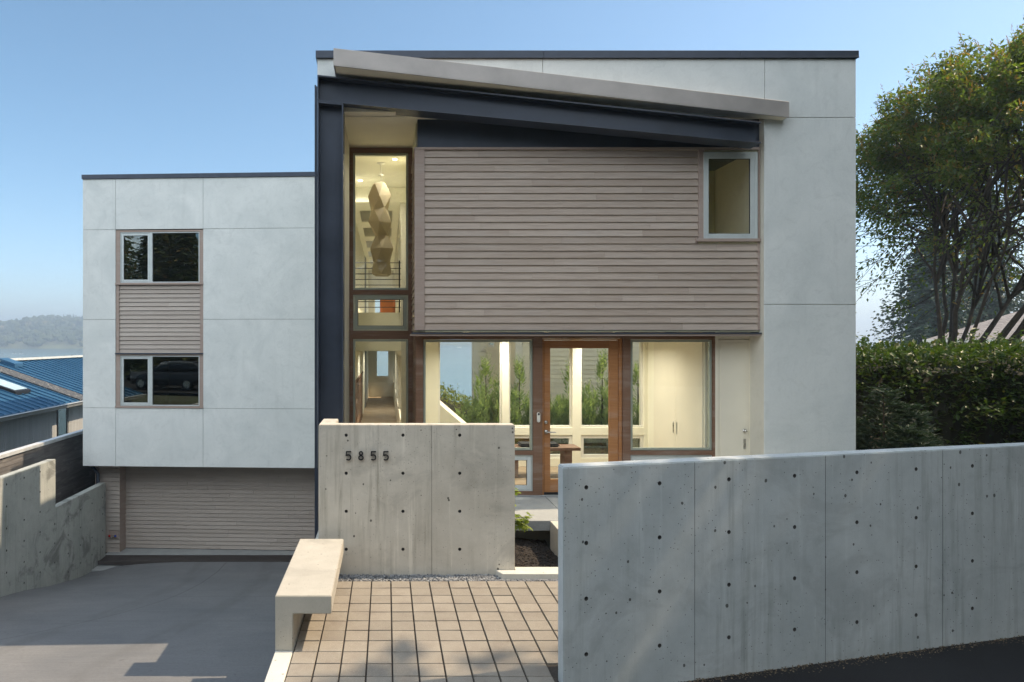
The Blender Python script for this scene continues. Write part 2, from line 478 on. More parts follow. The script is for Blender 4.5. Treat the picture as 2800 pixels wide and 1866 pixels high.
t.set(Base_Color=c, Roughness=0.82, Normal=t.bump(t.math('ADD', t.math('MULTIPLY', br, 0.35), fn), 0.35, 0.004))
t.b.inputs['Specular IOR Level'].default_value = 0.3
dv = MB()
yy = [1.0 + 0.25 * i for i in range(63)]
yy[-1] = 16.50
def dz(x, y):   # the slab dishes a little and dips into the corner by the left wall
    s = max(0.0, min(1.0, (-4.6 - x) / 2.4)); e = max(0.0, min(1.0, (y - 13.2) / 2.8)) * max(0.0, min(1.0, (17.2 - y) / 0.7))
    return drive(y) - 0.16 * s * s * e
xx = [-7.0 + 6.1 * i / 12 for i in range(13)]
n = len(xx)
dv.add([(x, y, dz(x, y)) for y in yy for x in xx], [(j*n+i, j*n+i+1, (j+1)*n+i+1, (j+1)*n+i) for j in range(len(yy)-1) for i in range(n-1)], smooth=True)
dv.add([(x, y, dz(x, y) - 0.15) for y in (yy[0], yy[-1]) for x in (xx[0], xx[-1])], [])
tag(dv.build('driveway', t.m), kind='structure')

# garage apron behind the drain
ap = MB(); ap.box(-7.0, -0.96, 16.98, 17.6, -3.0, -2.80); ap.box(-7.0, -0.96, 16.2, 16.98, -3.2, -2.93)
tag(ap.build('garage_apron', M['conc_slab'], bevel=0.006), kind='structure')
dg = MB()
for i in range(150):
    x = -6.95 + i * 0.04
    dg.box(x, x + 0.026, 16.53, 16.95, -2.85, -2.815)
dg.box(-6.97, -0.97, 16.505, 16.53, -2.9, -2.81); dg.box(-6.97, -0.97, 16.95, 16.977, -2.9, -2.81)
tag(dg.build('trench_drain', plain('cast_iron', (0.075, 0.065, 0.062), 0.7, 0.1)), 'dark cast iron trench drain grate across the foot of the driveway before the garage door', 'drain grate')

# paved terrace
rnd = random.Random(3)
pv = MB()
def wall_back(x): return 4.946 + 0.241 * (x - 1.283) + 0.17
gap = 0.0065
for i in range(14):
    for j in range(24):
        x0 = -0.752 + 0.2 * i; y1 = 7.14 - 0.2028 * j; y0 = y1 - 0.2028
        if x0 + 0.2 > 1.25 and y0 < wall_back(x0 + 0.2): continue
        dzv = rnd.uniform(-0.0022, 0.0022); tl = rnd.uniform(-0.002, 0.002)
        a, b, c0, d0 = x0 + gap, x0 + 0.2 - gap, y0 + gap, y1 - gap
        pv.hexa([(a, c0, -0.06), (b, c0, -0.06), (b, d0, -0.06), (a, d0, -0.06),
                 (a, c0, dzv), (b, c0, dzv + tl), (b, d0, dzv), (a, d0, dzv - tl)], rnd.random())
t = NT('paver_concrete')
tone = t.attr()
c = t.mix(tone, (0.258, 0.236, 0.198), (0.318, 0.29, 0.243))
a = t.noise(t.tc(), 5, 6, 0.7)
c = t.mix(t.ramp(a, 0.45, 0.75, 0, 0.6), c, (0.20, 0.17, 0.145))
f2 = t.noise(t.tc(), 130, 3, 0.8)
c = t.mix(t.ramp(f2, 0.35, 0.7, 0.0, 0.35), c, (0.12, 0.10, 0.085))
c = t.mix(t.ramp(t.noise(t.tc(), 190, 2, 0.8), 0.58, 0.72, 0.0, 0.6), c, (0.58, 0.53, 0.46))
t.set(Base_Color=c, Roughness=0.9, Normal=t.bump(f2, 0.6, 0.004)); t.b.inputs['Specular IOR Level'].default_value = 0.25
tag(pv.build('paving', t.m, bevel=0.0022), kind='structure')
jb = MB(); jb.prism([(-0.753, 2.25), (1.28, 2.62), (1.28, 5.11), (2.02, 5.30), (2.02, 7.30), (-0.753, 7.30)], -0.2, -0.016)
tag(jb.build('paving_bed', plain('joint_grit', (0.05, 0.043, 0.036), 0.95, 0, 0.5, 60, 0.8, 150)), kind='structure')

# gravel strip before the sign wall: loose stones
rnd = random.Random(11)
gv = MB()
for k in range(4200):
    x = rnd.uniform(-0.745, 1.99); y = rnd.uniform(7.145, 7.30 if x < 1.37 else 7.19)
    s = rnd.uniform(0.004, 0.0095); z = -0.014 + rnd.uniform(0, 0.016) + 0.012 * max(0, (y - 7.2) / 0.1)
    q = Matrix.Rotation(rnd.uniform(0, 6.3), 3, 'Z') @ Matrix.Rotation(rnd.uniform(-0.6, 0.6), 3, 'X')
    ps = [Vector((sx * s * rnd.uniform(0.6, 1.2), sy * s * rnd.uniform(0.6, 1.2), sz * s * rnd.uniform(0.5, 0.9))) for sz in (-1, 1) for (sx, sy) in ((-1,-1),(1,-1),(1,1),(-1,1))]
    gv.hexa([q @ p + Vector((x, y, z)) for p in ps], rnd.random())
t = NT('gravel_stone')
t.set(Base_Color=t.mix(t.attr(), (0.10, 0.11, 0.125), (0.36, 0.365, 0.37)), Roughness=0.8)
tag(gv.build('gravel', t.m), kind='stuff')

# ------------------------------------------------------------------ concrete walls and bench
def cut(o, cutter):
    """boolean: take the cutter's mesh out of o"""
    m = o.modifiers.new('cut', 'BOOLEAN'); m.operation = 'DIFFERENCE'; m.object = cutter; m.solver = 'EXACT'; m.use_self = True; m.material_mode = 'TRANSFER'
    bpy.context.view_layer.update()
    dg = bpy.context.evaluated_depsgraph_get()
    me = bpy.data.meshes.new_from_object(o.evaluated_get(dg))
    if len(me.polygons) < 6: raise RuntimeError('boolean failed on ' + o.name)
    old = o.data
    o.modifiers.remove(m)
    o.data = me
    me.name = o.name
    mats = [mm for mm in old.materials]
    bpy.data.meshes.remove(old)
    if not me.materials and mats: me.materials.append(mats[0])
    cm = cutter.data
    bpy.data.objects.remove(cutter); bpy.data.meshes.remove(cm)

TIE = plain('tie_hole_shade', (0.075, 0.073, 0.07), 0.95)  # dark colour stands in for the shade inside tie holes and joints
def cone_holes(centres, d, r0=0.015, r1=0.009, depth=0.07):
    """form-tie cone holes; d = unit vector out of the wall face"""
    m = MB()
    for c in centres:
        c = Vector(c); d = Vector(d)
        m.tube([c + d * 0.02, c + d * 0.0005, c - d * depth], [r0 * 1.05, r0, r1], 10)
    return m

# retaining edge along the driveway and the cantilever bench standing on it
te = MB()
te.prism([(2.25, -3.2), (9.44, -3.2), (9.44, 0.0), (7.88, 0.0), (2.25, 0.0)], -0.90, -0.756, 'x')
tag(te.build('terrace_edge_wall', M['conc_curb'], bevel=0.006), 'low pale concrete edge wall between the paved terrace and the sunken driveway, under the bench', 'retaining wall')
bn = MB()
bn.add([(-0.90, 5.53, 0.0), (-0.755, 5.53, 0.0), (-0.755, 5.53, 0.298), (-0.444, 5.53, 0.298), (-0.444, 5.53, 0.445), (-0.90, 5.53, 0.445),
        (-0.90, 7.13, 0.0), (-0.755, 7.13, 0.0), (-0.755, 7.13, 0.298), (-0.444, 7.13, 0.298), (-0.444, 7.13, 0.445), (-0.90, 7.13, 0.445)],
       [(0,1,2,3,4,5), (11,10,9,8,7,6), (0,6,7,1), (1,7,8,2), (2,8,9,3), (3,9,10,4), (4,10,11,5), (5,11,6,0)])
tag(bn.build('concrete_bench', M['conc_bench'], bevel=0.006, seg=2), 'pale concrete bench with one side leg, cantilevered over the pavers beside the driveway', 'bench')

# wall with the house number
sw = thing('number_wall', (0.3, 7.3, 0), 'warm grey freestanding concrete wall carrying the number 5855 behind the bench', 'concrete wall')
w = MB()
w.add([(-0.724, 7.30), (1.377, 7.30), (1.377, 7.46), (-0.55, 7.46), (-0.55, 7.87), (-0.724, 7.87)] and
      [(x, y, z) for z in (-0.6, 1.614) for (x, y) in ((-0.724, 7.30), (1.377, 7.30), (1.377, 7.46), (-0.55, 7.46), (-0.55, 7.87), (-0.724, 7.87))],
      [(5,4,3,2,1,0), (6,7,8,9,10,11), (0,1,7,6), (1,2,8,7), (2,3,9,8), (3,4,10,9), (4,5,11,10), (5,0,6,11)])
slab = w.build('wall_slab', M['conc_sign'], sw, bevel=0.007, seg=2)
bpy.context.view_layer.update()
hm = cone_holes([(x, 7.30, z) for x in (-0.427, 0.180, 0.787) for z in (1.503, 1.096, 0.689, 0.283)], (0, -1, 0), 0.0175, 0.0135)
hm.box(0.4855, 0.4895, 7.25, 7.304, -0.7, 1.7)
cut(slab, hm.build('cutter', TIE, sw, recalc=True))

m = MB(); m.box(-0.724, -0.56, 7.872, 9.40, -0.6, 1.30); m.build('added_shadow_wall', M['conc_sign'], sw, bevel=0.006)  # unseen wall, added to cast its shadow on the driveway
def stroke(mb, pts, wd, y0, y1, closed=False):
    """flat letter stroke of width wd following pts (x,z), extruded y0..y1"""
    pts = [Vector((p[0], p[1])) for p in pts]
    n = len(pts); L, Rr = [], []
    for i, p in enumerate(pts):
        a = pts[(i - 1) % n] if (closed or i > 0) else p
        b = pts[(i + 1) % n] if (closed or i < n - 1) else p
        d1 = (p - a).normalized() if (p - a).length > 1e-9 else (b - p).normalized()
        d2 = (b - p).normalized() if (b - p).length > 1e-9 else d1
        nr = Vector((-(d1.y + d2.y), d1.x + d2.x)).normalized()
        k = 1.0 / max(0.5, nr.dot(Vector((-d1.y, d1.x))))
        L.append(p + nr * wd / 2 * k); Rr.append(p - nr * wd / 2 * k)
    rng = range(n) if closed else range(n - 1)
    for i in rng:
        j = (i + 1) % n
        q = [Rr[i], Rr[j], L[j], L[i]]
        mb.add([(v.x, y0, v.y) for v in q] + [(v.x, y1, v.y) for v in q], [(0,1,2,3), (7,6,5,4), (0,4,5,1), (1,5,6,2), (2,6,7,3), (3,7,4,0)])
def digit(ch, x, z, h):
    mb = MB(); wd = 0.0125; W = h * 0.66
    if ch == '5':
        r_ = h * 0.335; cx, cz = x + W * 0.47, z + r_ - wd * 0.1
        arc = [(cx + (r_ - wd/2) * math.cos(a), cz + (r_ - wd/2) * math.sin(a)) for a in [R(128 - 12.0 * k) for k in range(0, 23)]]
        stroke(mb, [(x + W * 0.93, z + h - wd/2), (x + W * 0.17, z + h - wd/2), (x + W * 0.12, arc[0][1]), arc[0]] + arc[1:], wd, 7.268, 7.285)
    else:
        for (cz, rr) in ((z + h * 0.285, h * 0.285), (z + h * 0.765, h * 0.235)):
            ring = [(x + W/2 + (rr - wd/2) * 1.05 * math.cos(2*math.pi*k/28), cz + (rr - wd/2) * math.sin(2*math.pi*k/28)) for k in range(28)]
            stroke(mb, ring, wd, 7.268, 7.285, True)
    for px in (x + W * 0.3, x + W * 0.7):      # stand-off pins
        mb.tube([(px, 7.286, z + 0.008), (px, 7.301, z + 0.008)], 0.003, 6)
    mb.build('digit', M['black'], sw)
for k, ch in enumerate('5855'):
    digit(ch, -0.434 + 0.133 * k, 1.238, 0.0985)

# street wall, running back to the right
rw_ang = math.atan(0.241)
ca_, sa_ = math.cos(rw_ang), math.sin(rw_ang)
def RW(p): return Vector((1.283 + p.x * ca_ - p.y * sa_ * 0, 4.946 + p.x * sa_ + p.y, p.z))
LEN = 9.0
m = MB(RW)
m.box(0, LEN, 0, 0.155, -0.6, 1.593)
stw = m.build('street_wall', M['conc_right'], bevel=0.008, seg=2)
hm = MB()
nrm = Vector((sa_, -ca_, 0))
cs = [RW(Vector((0.185 + 0.61 * i, 0, 1.44 - 0.4067 * j))) for i in range(13) for j in range(4)]
hm = cone_holes(cs, nrm, 0.0165, 0.0135)
hm.xf = RW
for u in (1.10, 2.313, 3.52, 4.73): hm.box(u - 0.002, u + 0.002, -0.05, 0.004, -0.7, 1.7)
hm.xf = None
cut(stw, hm.build('cutter', TIE, recalc=True))
tag(stw, 'long bluish grey concrete wall with form-tie holes beside the black road, nearest on the right', 'concrete wall')

rs = random.Random(23); m = MB(RW)       # grit and dry leaf bits along the foot of the wall
for k in range(2600):
    u = rs.uniform(0.1, 7.5); v = -abs(rs.gauss(0, 0.045)) - 0.004; s_ = rs.uniform(0.003, 0.012)
    a_ = rs.uniform(0, 6.3); e1 = Vector((math.cos(a_), math.sin(a_), rs.uniform(-.4, .4))) * s_; e2 = Vector((-math.sin(a_), math.cos(a_), rs.uniform(-.4, .4))) * s_ * 0.6
    p = Vector((u, v, -0.069 + rs.uniform(0, 0.008)))
    m.add([p - e1, p - e2, p + e1, p + e2], [(0, 1, 2, 3)], rs.random())
t = NT('litter'); t.set(Base_Color=t.mix(t.attr(), (0.05, 0.038, 0.026), (0.22, 0.17, 0.11)), Roughness=0.9)
tag(m.build('leaf_litter', t.m), kind='stuff')

# driveway retaining wall on the left, stepped top
m = MB()
m.prism([(7.0, -3.6), (17.04, -3.6), (17.04, -1.02), (14.46, -1.02), (14.46, 0.01), (7.0, 0.01)], -7.17, -7.0, 'x')
lw_ = m.build('driveway_wall', M['conc_left'], bevel=0.008, seg=2)
cs = []
for i in range(-6, 8):
    y = 12.59 + 0.61 * i
    top = 0.01 if y < 14.4 else -1.02
    for j in range(9):
        z = -0.135 - 0.4067 * j
        if y > 14.4 and z > -1.1: continue
        if z > drive(y) + 0.08 and y < 16.95: cs.append((-7.0, y, z))
hm = cone_holes(cs, (1, 0, 0), 0.021, 0.016)
hm.box(-7.004, -6.95, 14.505, 14.51, -3.7, -1.03)
cut(lw_, hm.build('cutter', TIE, recalc=True))
tag(lw_, 'stained concrete retaining wall with a stepped top along the left of the driveway', 'retaining wall')

# planter between number wall and porch: curb, side wall, soil
m = MB(); m.prism([(1.20, 7.18), (2.043, 7.18), (2.043, 7.299), (1.38, 7.299), (1.38, 7.36), (1.165, 7.299)] and [(1.225, 7.18), (2.03, 7.18), (2.03, 7.295), (1.17, 7.295)], -0.3, 0.062)
m.box(1.384, 2.03, 7.295, 7.40, -0.3, 0.062)
tag(m.build('planter_curb', M['conc_curb'], bevel=0.004), 'short pale concrete curb at the foot of the number wall before the dark planting bed', 'curb')
m = MB(); m.prism([(7.18, -0.5), (8.505, -0.5), (8.505, 0.268), (7.18, 0.268)], 2.043, 2.20, 'x')
m2 = MB(); rs = random.Random(5)
gx = [-0.70 + 2.74 * i / 46 for i in range(47)]; gy = [7.44 + 1.38 * j / 26 for j in range(27)]
def soil_z(x, y):
    mound = 0.09 * math.exp(-((x - 1.45) / 0.5) ** 2 - ((y - 8.62) / 0.22) ** 2)
    return -0.075 + mound + 0.03 * noise.noise(Vector((x * 3, y * 3, 0))) + 0.018 * noise.noise(Vector((x * 17, y * 17, 2)))
m2.add([(x, y, soil_z(x, y)) for y in gy for x in gx], [(j*47+i, j*47+i+1, (j+1)*47+i+1, (j+1)*47+i) for j in range(26) for i in range(46)])
for k in range(2600):
    x, y = rs.uniform(0.9, 2.0), rs.uniform(7.45, 8.75); s = rs.uniform(0.004, 0.011)
    zz = soil_z(x, y)
    m2.hexa([(x + sx*s*rs.uniform(.5,1.2), y + sy*s*rs.uniform(.5,1.2), zz + sz*s*rs.uniform(.4,.9)) for sz in (-1,1) for (sx,sy) in ((-1,-1),(1,-1),(1,1),(-1,1))], rs.random())
t = NT('dark_soil')
t.set(Base_Color=t.mix(t.ramp(t.attr(), 0.55, 1.0), t.mix(t.noise(t.tc(), 40, 3), (0.012, 0.010, 0.009), (0.028, 0.022, 0.018)), (0.07, 0.052, 0.04)), Roughness=0.95)
tag(m2.build('soil', t.m), kind='structure')
tag(m.build('planter_wall', M['conc_sign'], bevel=0.005), 'low concrete side wall of the planting bed running up to the porch slab', 'retaining wall')

# ------------------------------------------------------------------ the house
HX = thing('house', (2.8, 11.0, 0.0), 'modern pale plaster house with brown siding, steel beam, sloping canopy and garage', 'house')

LA = R(2.93); LO = Vector((-7.42, 16.70))
ld = Vector((math.cos(LA), -math.sin(LA))); ln = Vector((math.sin(LA), math.cos(LA)))
def LXF(p):
    q = LO + ld * p.x + ln * p.y
    return Vector((q.x, q.y, p.z))
def LT(x, v):
    k = (x - 1056) / F
    return (v + LO.dot(ln)) / (k * ln.x + ln.y)
def LU(x, v=0.0):
    t_ = LT(x, v); return (Vector(((x - 1056) / F * t_, t_)) - LO).dot(ld)
def LZ(x, y, v=0.0): return (933 - y) / F * LT(x, v) + EYE

def lap(mb, u0, u1, z0, z1, pitch, v, out=0.019, rng=random, seg=(1.2, 3.4), gap=0.0):
    n = max(1, int(round((z1 - z0) / pitch))); p = (z1 - z0) / n
    for i in range(n):
        a, b = z0 + i * p, z0 + (i + 1) * p - gap
        cuts = [u0]
        if rng.random() < 0.62 or (u1 - u0) > 3.5:
            x = u0 + rng.uniform(0.3, seg[1])
            while x < u1 - 0.3:
                cuts.append(x); x += rng.uniform(*seg)
        cuts.append(u1)
        for c, d in zip(cuts, cuts[1:]):
            d2 = d - (0.0015 if d < u1 else 0)
            mb.hexa([(c, v - out, a), (d2, v - out, a), (d2, v, a), (c, v, a),
                     (c, v - 0.004, b), (d2, v - 0.004, b), (d2, v, b), (c, v, b)], rng.random())
    return mb

def bars(mb, u0, u1, z0, z1, v0, v1, w, wb=None, wt=None, wr=None):
    """four frame bars"""
    wb = w if wb is None else wb; wt = w if wt is None else wt; wr = w if wr is None else wr
    mb.box(u0, u0 + w, v0, v1, z0, z1); mb.box(u1 - wr, u1, v0, v1, z0, z1)
    mb.box(u0 + w, u1 - wr, v0 + 0.0015, v1 - 0.0015, z0, z0 + wb); mb.box(u0 + w, u1 - wr, v0 + 0.0015, v1 - 0.0015, z1 - wt, z1)
    return mb
def pane(parent, u0, u1, z0, z1, v, mat='glass', xf=None):
    m = MB(xf); m.box(u0, u1, v, v + 0.008, z0, z1)
    return m.build('pane', M[mat], parent)
def sash(parent, name, u0, u1, z0, z1, v, w, mat='alum', gl='glass', xf=None, d=0.04):
    """an operable sash: dark gasket gap, frame, pane"""
    m = bars(MB(xf), u0, u1, z0, z1, v, v + d, w)
    s = m.build(name, M[mat], parent, bevel=0.003)
    g_ = bars(MB(xf), u0 + w, u1 - w, z0 + w, z1 - w, v + d * 0.35, v + d * 0.8, 0.006)
    g_.build('gasket', M['gasket'], s)
    pane(s, u0 + w + 0.003, u1 - w - 0.003, z0 + w + 0.003, z1 - w - 0.003, v + d * 0.5, gl, xf)
    return s

# --- plaster shell of the front volume
S = 9.47
rs = random.Random(21)
m = MB()
G = 0.004
def panel(mb, x0, x1, z0, z1, y=S, th=0.02):
    mb.box(x0 + G, x1 - G, y, y + th, z0 + G, z1 - G)
panel(m, -0.954 - G, -0.589 + G, -3.0, 6.43)
panel(m, -0.589, 2.172, 5.63 - G, 6.43); panel(m, 2.172, 5.252, 5.63 - G, 6.43)
panel(m, 5.252, 6.516 + G, 5.611, 6.43); panel(m, 5.248 - G, 6.516 + G, 3.017, 5.611); panel(m, 5.248 - G, 6.516 + G, -0.3, 3.017)
shell = m.build('plaster_wall', M['stucco'], HX, bevel=0.0025)
m = MB()
m.box(-0.952, -0.591, S + 0.019, 11.0, -3.0, 6.44)                  # left pier
m.box(-0.952, -0.73, 11.0, 27.5, -3.0, 2.72); m.box(-0.952, -0.73, 11.0, 14.35, 2.72, 6.44)
m.box(-0.952, -0.73, 14.35, 27.5, 2.72, 5.62)
m.box(-0.591, 5.25, S + 0.019, S + 0.2, 5.632, 6.44)               # lintel behind the canopy
m.box(5.25, 6.512, S + 0.019, 12.6, -0.4, 6.44)                    # right pier
m.box(0.54, 5.25, 12.4, 12.6, 2.9, 6.44); m.box(-0.73, 0.54, 14.15, 14.35, 5.7, 6.44)                          # back wall upstairs
m.box(0.54, 1.2, S + 0.2, 12.4, 6.0, 6.15); m.box(4.4, 5.25, S + 0.2, 12.4, 6.0, 6.15); m.box(1.2, 4.4, S + 0.2, 10.5, 6.0, 6.15); m.box(1.2, 4.4, 12.05, 12.4, 6.0, 6.15);  m.box(-0.73, 0.54, S + 0.2, 11.15, 6.002, 6.152); m.box(-0.73, 0.54, 11.62, 14.15, 6.002, 6.152); m.box(0.40, 0.54, 11.15, 11.62, 6.002, 6.152); m.box(0.425, 0.54, 12.6, 14.35, 2.64, 6.44)                      # roof, openings left in it to let daylight into the rooms
m.box(0.29, 0.50, 14.0, 27.5, -2.0, 0.9); m.box(0.29, 0.50, 13.2, 27.5, 2.2, 3.5); m.box(0.29, 0.50, 14.0, 27.5, 4.95, 5.62)
for y0 in (13.2, 16.2, 19.2, 22.4, 25.4): m.box(0.292, 0.498, y0 + 0.003, y0 + 0.347, 0.903, 4.997)
m.box(-0.73, -0.58, 14.0, 27.5, 5.36, 5.55); m.box(0.14, 0.29, 14.0, 27.5, 5.36, 5.55)
for k in range(6):
    y0 = 14.0 + 2.25 * k
    m.box(-0.579, 0.139, y0, y0 + 0.85, 5.36, 5.62); m.box(-0.62, -0.581, y0 + 0.85, y0 + 2.25, 5.551, 5.72); m.box(0.141, 0.18, y0 + 0.85, y0 + 2.25, 5.551, 5.72)
    m.box(-0.579, 0.139, y0 + 0.80, y0 + 0.849, 5.621, 5.72); m.box(-0.579, 0.139, y0 + 2.251, y0 + 2.29, 5.621, 5.72)                       # wing roof, open wells added to daylight the hall
m.box(-0.95, 0.5, 27.5, 27.7, -3, 1.05); m.box(-0.95, 0.5, 27.5, 27.7, 2.15, 3.25); m.box(-0.95, 0.5, 27.5, 27.7, 4.6, 5.62)
for (a, b, z0, z1) in ((-0.95, -0.42, 1.05, 2.15), (0.13, 0.5, 1.05, 2.15), (-0.95, -0.5, 3.25, 4.6), (0.16, 0.5, 3.25, 4.6)): m.box(a, b, 27.502, 27.698, z0, z1)
m.box(-0.95, -0.80, 14.351, 27.6, 5.62, 7.0); m.box(0.35, 0.5, 14.351, 27.6, 5.62, 7.0)  # unseen parapets, raised to set the lower edge of the sun patch
m.box(-0.945, 0.495, 15.15, 15.65, 5.73, 8.85); m.box(-0.945, 0.495, 15.651, 16.5, 5.73, 9.10); m.box(-0.945, 0.495, 16.501, 20.0, 5.73, 9.48)  # unseen roof blocks, added to keep the sun off the board fence
m.box(-0.95, 0.53, 13.0, 14.349, 6.533, 7.80)                       # unseen roof block, added to bound the sun patch on the driveway wall
m.build('masonry', M['stucco_warm'], HX)
# parapet cap, folded metal with a drip edge
m = MB()
for (a, b) in ((-0.975, 2.18), (2.183, 4.90), (4.903, 6.54)):
    m.box(a, b, S - 0.03, S + 0.32, 6.43, 6.53); m.box(a, b, S - 0.036, S - 0.028, 6.424, 6.45)
m.box(-0.975, -0.65, S + 0.32, 14.38, 6.43, 6.53); m.box(6.22, 6.54, S + 0.32, 12.63, 6.43, 6.53)
m.box(0.30, 6.22, 12.37, 12.63, 6.432, 6.528); m.box(-0.65, 0.57, 14.10, 14.38, 6.432, 6.528)
m.build('parapet_cap', M['cap'], HX, bevel=0.003)

# --- recessed entrance bay: flat soffit, dark panel, siding box
m = MB(); m.box(-0.588, 5.248, S + 0.001, 11.0, 5.63, 5.70); m.box(-0.588, 1.05, 9.30, S - 0.001, 5.632, 5.70)
m.build('porch_soffit', M['soffit'], HX)
m = MB(); m.box(0.442, 5.247, 9.60, 11.02, 5.228, 5.629); m.build('dark_panel', M['steel'], HX, bevel=0.003)
m = MB()                                                            # structure of the siding box with the window opening
m.box(0.425, 4.46, 9.605, 9.80, 2.64, 5.22); m.box(4.46, 5.247, 9.605, 9.80, 2.64, 3.945); m.box(4.46, 5.217, 9.605, 9.80, 5.17, 5.22); m.box(5.217, 5.247, 9.605, 9.80, 3.945, 5.22)
m.box(0.425, 0.54, 9.80, 12.6, 2.64, 5.99)                          # wall between stair hall and the room
m.build('room_wall', M['room_dark'], HX)
m = MB(); m.box(0.541, 1.2, 9.801, 12.39, 5.30, 5.36); m.box(4.4, 5.249, 9.801, 12.39, 5.30, 5.36); m.box(1.2, 4.4, 9.801, 10.5, 5.30, 5.36); m.box(1.2, 4.4, 12.05, 12.39, 5.30, 5.36);  m.box(0.541, 5.249, 9.801, 12.39, 2.86, 2.9); m.box(0.541, 5.249, 12.33, 12.395, 2.9, 5.3); m.box(4.9, 5.249, 10.9, 12.3, 2.9, 5.3)
m.build('room_lining', M['room_dark'], HX)
rs = random.Random(8)
ZB, ZT = 2.665, 5.195
m = MB()
xs_l, xs_r = WX(1161, 9.6), WX(2071, 9.6)
wl, wr_, wz0, wz1 = WX(1908, 9.6), WX(2086, 9.6), WZ(662, 9.6), 5.195
pt = 0.1012
n_all = int(round((ZT - ZB) / pt)); pt = (ZT - ZB) / n_all
for i in range(n_all):
    a = ZB + i * pt
    u1 = xs_r if a + pt * 0.5 < wz0 else wl
    lap(m, xs_l, u1, a, a + pt, pt, 9.605, 0.021, rs, (0.9, 2.6), 0.006)
for i in range(n_all):                                              # the box's left return, seen edge on
    a = ZB + i * pt
    m.hexa([(0.405, 9.66, a), (0.425, 9.66, a), (0.425, 11.0, a), (0.405, 11.0, a), (0.421, 9.66, a + pt), (0.425, 9.66, a + pt), (0.425, 11.0, a + pt), (0.421, 11.0, a + pt)], rs.random())
m.build('lap_siding', M['siding'], HX)
m = MB()
m.box(0.400, xs_l, 9.575, 9.66, ZB - 0.005, 5.195)                   # corner board
m.box(xs_r, 5.246, 9.578, 9.605, ZB - 0.005, wz0 - 0.001)            # right board
m.box(0.398, 5.246, 9.570, 9.62, 5.195, 5.228)                       # head trim
m.box(0.398, 0.424, 9.62, 11.0, 5.195, 5.228)
m.box(wl, WX(1922.5, 9.6), 9.572, 9.605, WZ(654, 9.6), 5.194); m.box(WX(2071, 9.6), 5.244, 9.572, 9.605, WZ(654, 9.6), 5.194)
m.box(WX(1900, 9.6), 5.247, 9.552, 9.606, WZ(662, 9.6), WZ(654, 9.6))
m.box(WX(1123, 9.55), 5.247, 9.545, 9.80, WZ(919, 9.55), WZ(914, 9.55) - 0.002)  # sill band under the siding
m.build('siding_trim', M['trim'], HX, bevel=0.002)
m = MB(); m.box(WX(1125, 9.54), WX(1518, 9.54), 9.53, 9.62, WZ(914, 9.54), WZ(910, 9.54)); m.box(WX(1518, 9.54) + 0.002, 5.247, 9.533, 9.62, WZ(914, 9.54), WZ(910, 9.54))
m.build('drip_flashing', M['cap'], HX, bevel=0.002)
# upstairs window
z0, z1 = WZ(654, 9.58), WZ(417, 9.58); u0, u1 = WX(1923, 9.58), WX(2070.5, 9.58)
fr = bars(MB(), u0, u1, z0, z1, 9.568, 9.65, 0.012, 0.01, 0.03, 0.034).build('window', M['alum'], HX, bevel=0.002)
sash(fr, 'sash', u0 + 0.010, u1 - 0.036, z0 + 0.010, z1 - 0.028, 9.572, 0.062, 'alum', 'glass')

# --- stair window strip, set back
Y0 = 11.0
def sx(x): return WX(x, Y0)
def sz(y): return WZ(y, Y0)
m = MB()
m.box(sx(953), sx(965.5), Y0 - 0.03, Y0 + 0.12, 0.2, sz(406)); m.box(sx(1116.5), 0.44, Y0 - 0.03, Y0 + 0.12, 0.2, sz(406))
m.box(sx(965.5), sx(1116.5), Y0 - 0.028, Y0 + 0.12, sz(420), sz(406))
m.box(sx(965.5), sx(1116.5), Y0 - 0.027, Y0 + 0.12, sz(806.5), sz(794)); m.box(sx(965.5), sx(1116.5), Y0 - 0.027, Y0 + 0.12, sz(928), sz(905))
m.box(sx(965.5), sx(1116.5), Y0 - 0.027, Y0 + 0.12, 0.2, 0.42)
m.box(0.424, 0.50, 9.96, Y0 - 0.031, 0.2, 2.64)                     # wood return beside the entrance glazing
m.build('stair_window_casing', M['frame_wood'], HX, bevel=0.002)
for (ya, yb) in ((420.5, 793.5), (928.5, 1262)):
    fr = bars(MB(), sx(966), sx(1116), sz(yb), sz(ya), Y0 - 0.022, Y0 + 0.05, 0.034).build('window', M['alum_green'], HX, bevel=0.003)
    pane(fr, sx(966) + 0.03, sx(1116) - 0.03, sz(yb) + 0.03, sz(ya) - 0.03, Y0 + 0.012)
fr = bars(MB(), sx(966), sx(1116), sz(904.5), sz(807), Y0 - 0.022, Y0 + 0.05, 0.012).build('window', M['alum_green'], HX, bevel=0.002)
sash(fr, 'sash', sx(966) + 0.016, sx(1116) - 0.016, sz(904.5) + 0.016, sz(807) - 0.016, Y0 - 0.015, 0.058, 'alum_green')

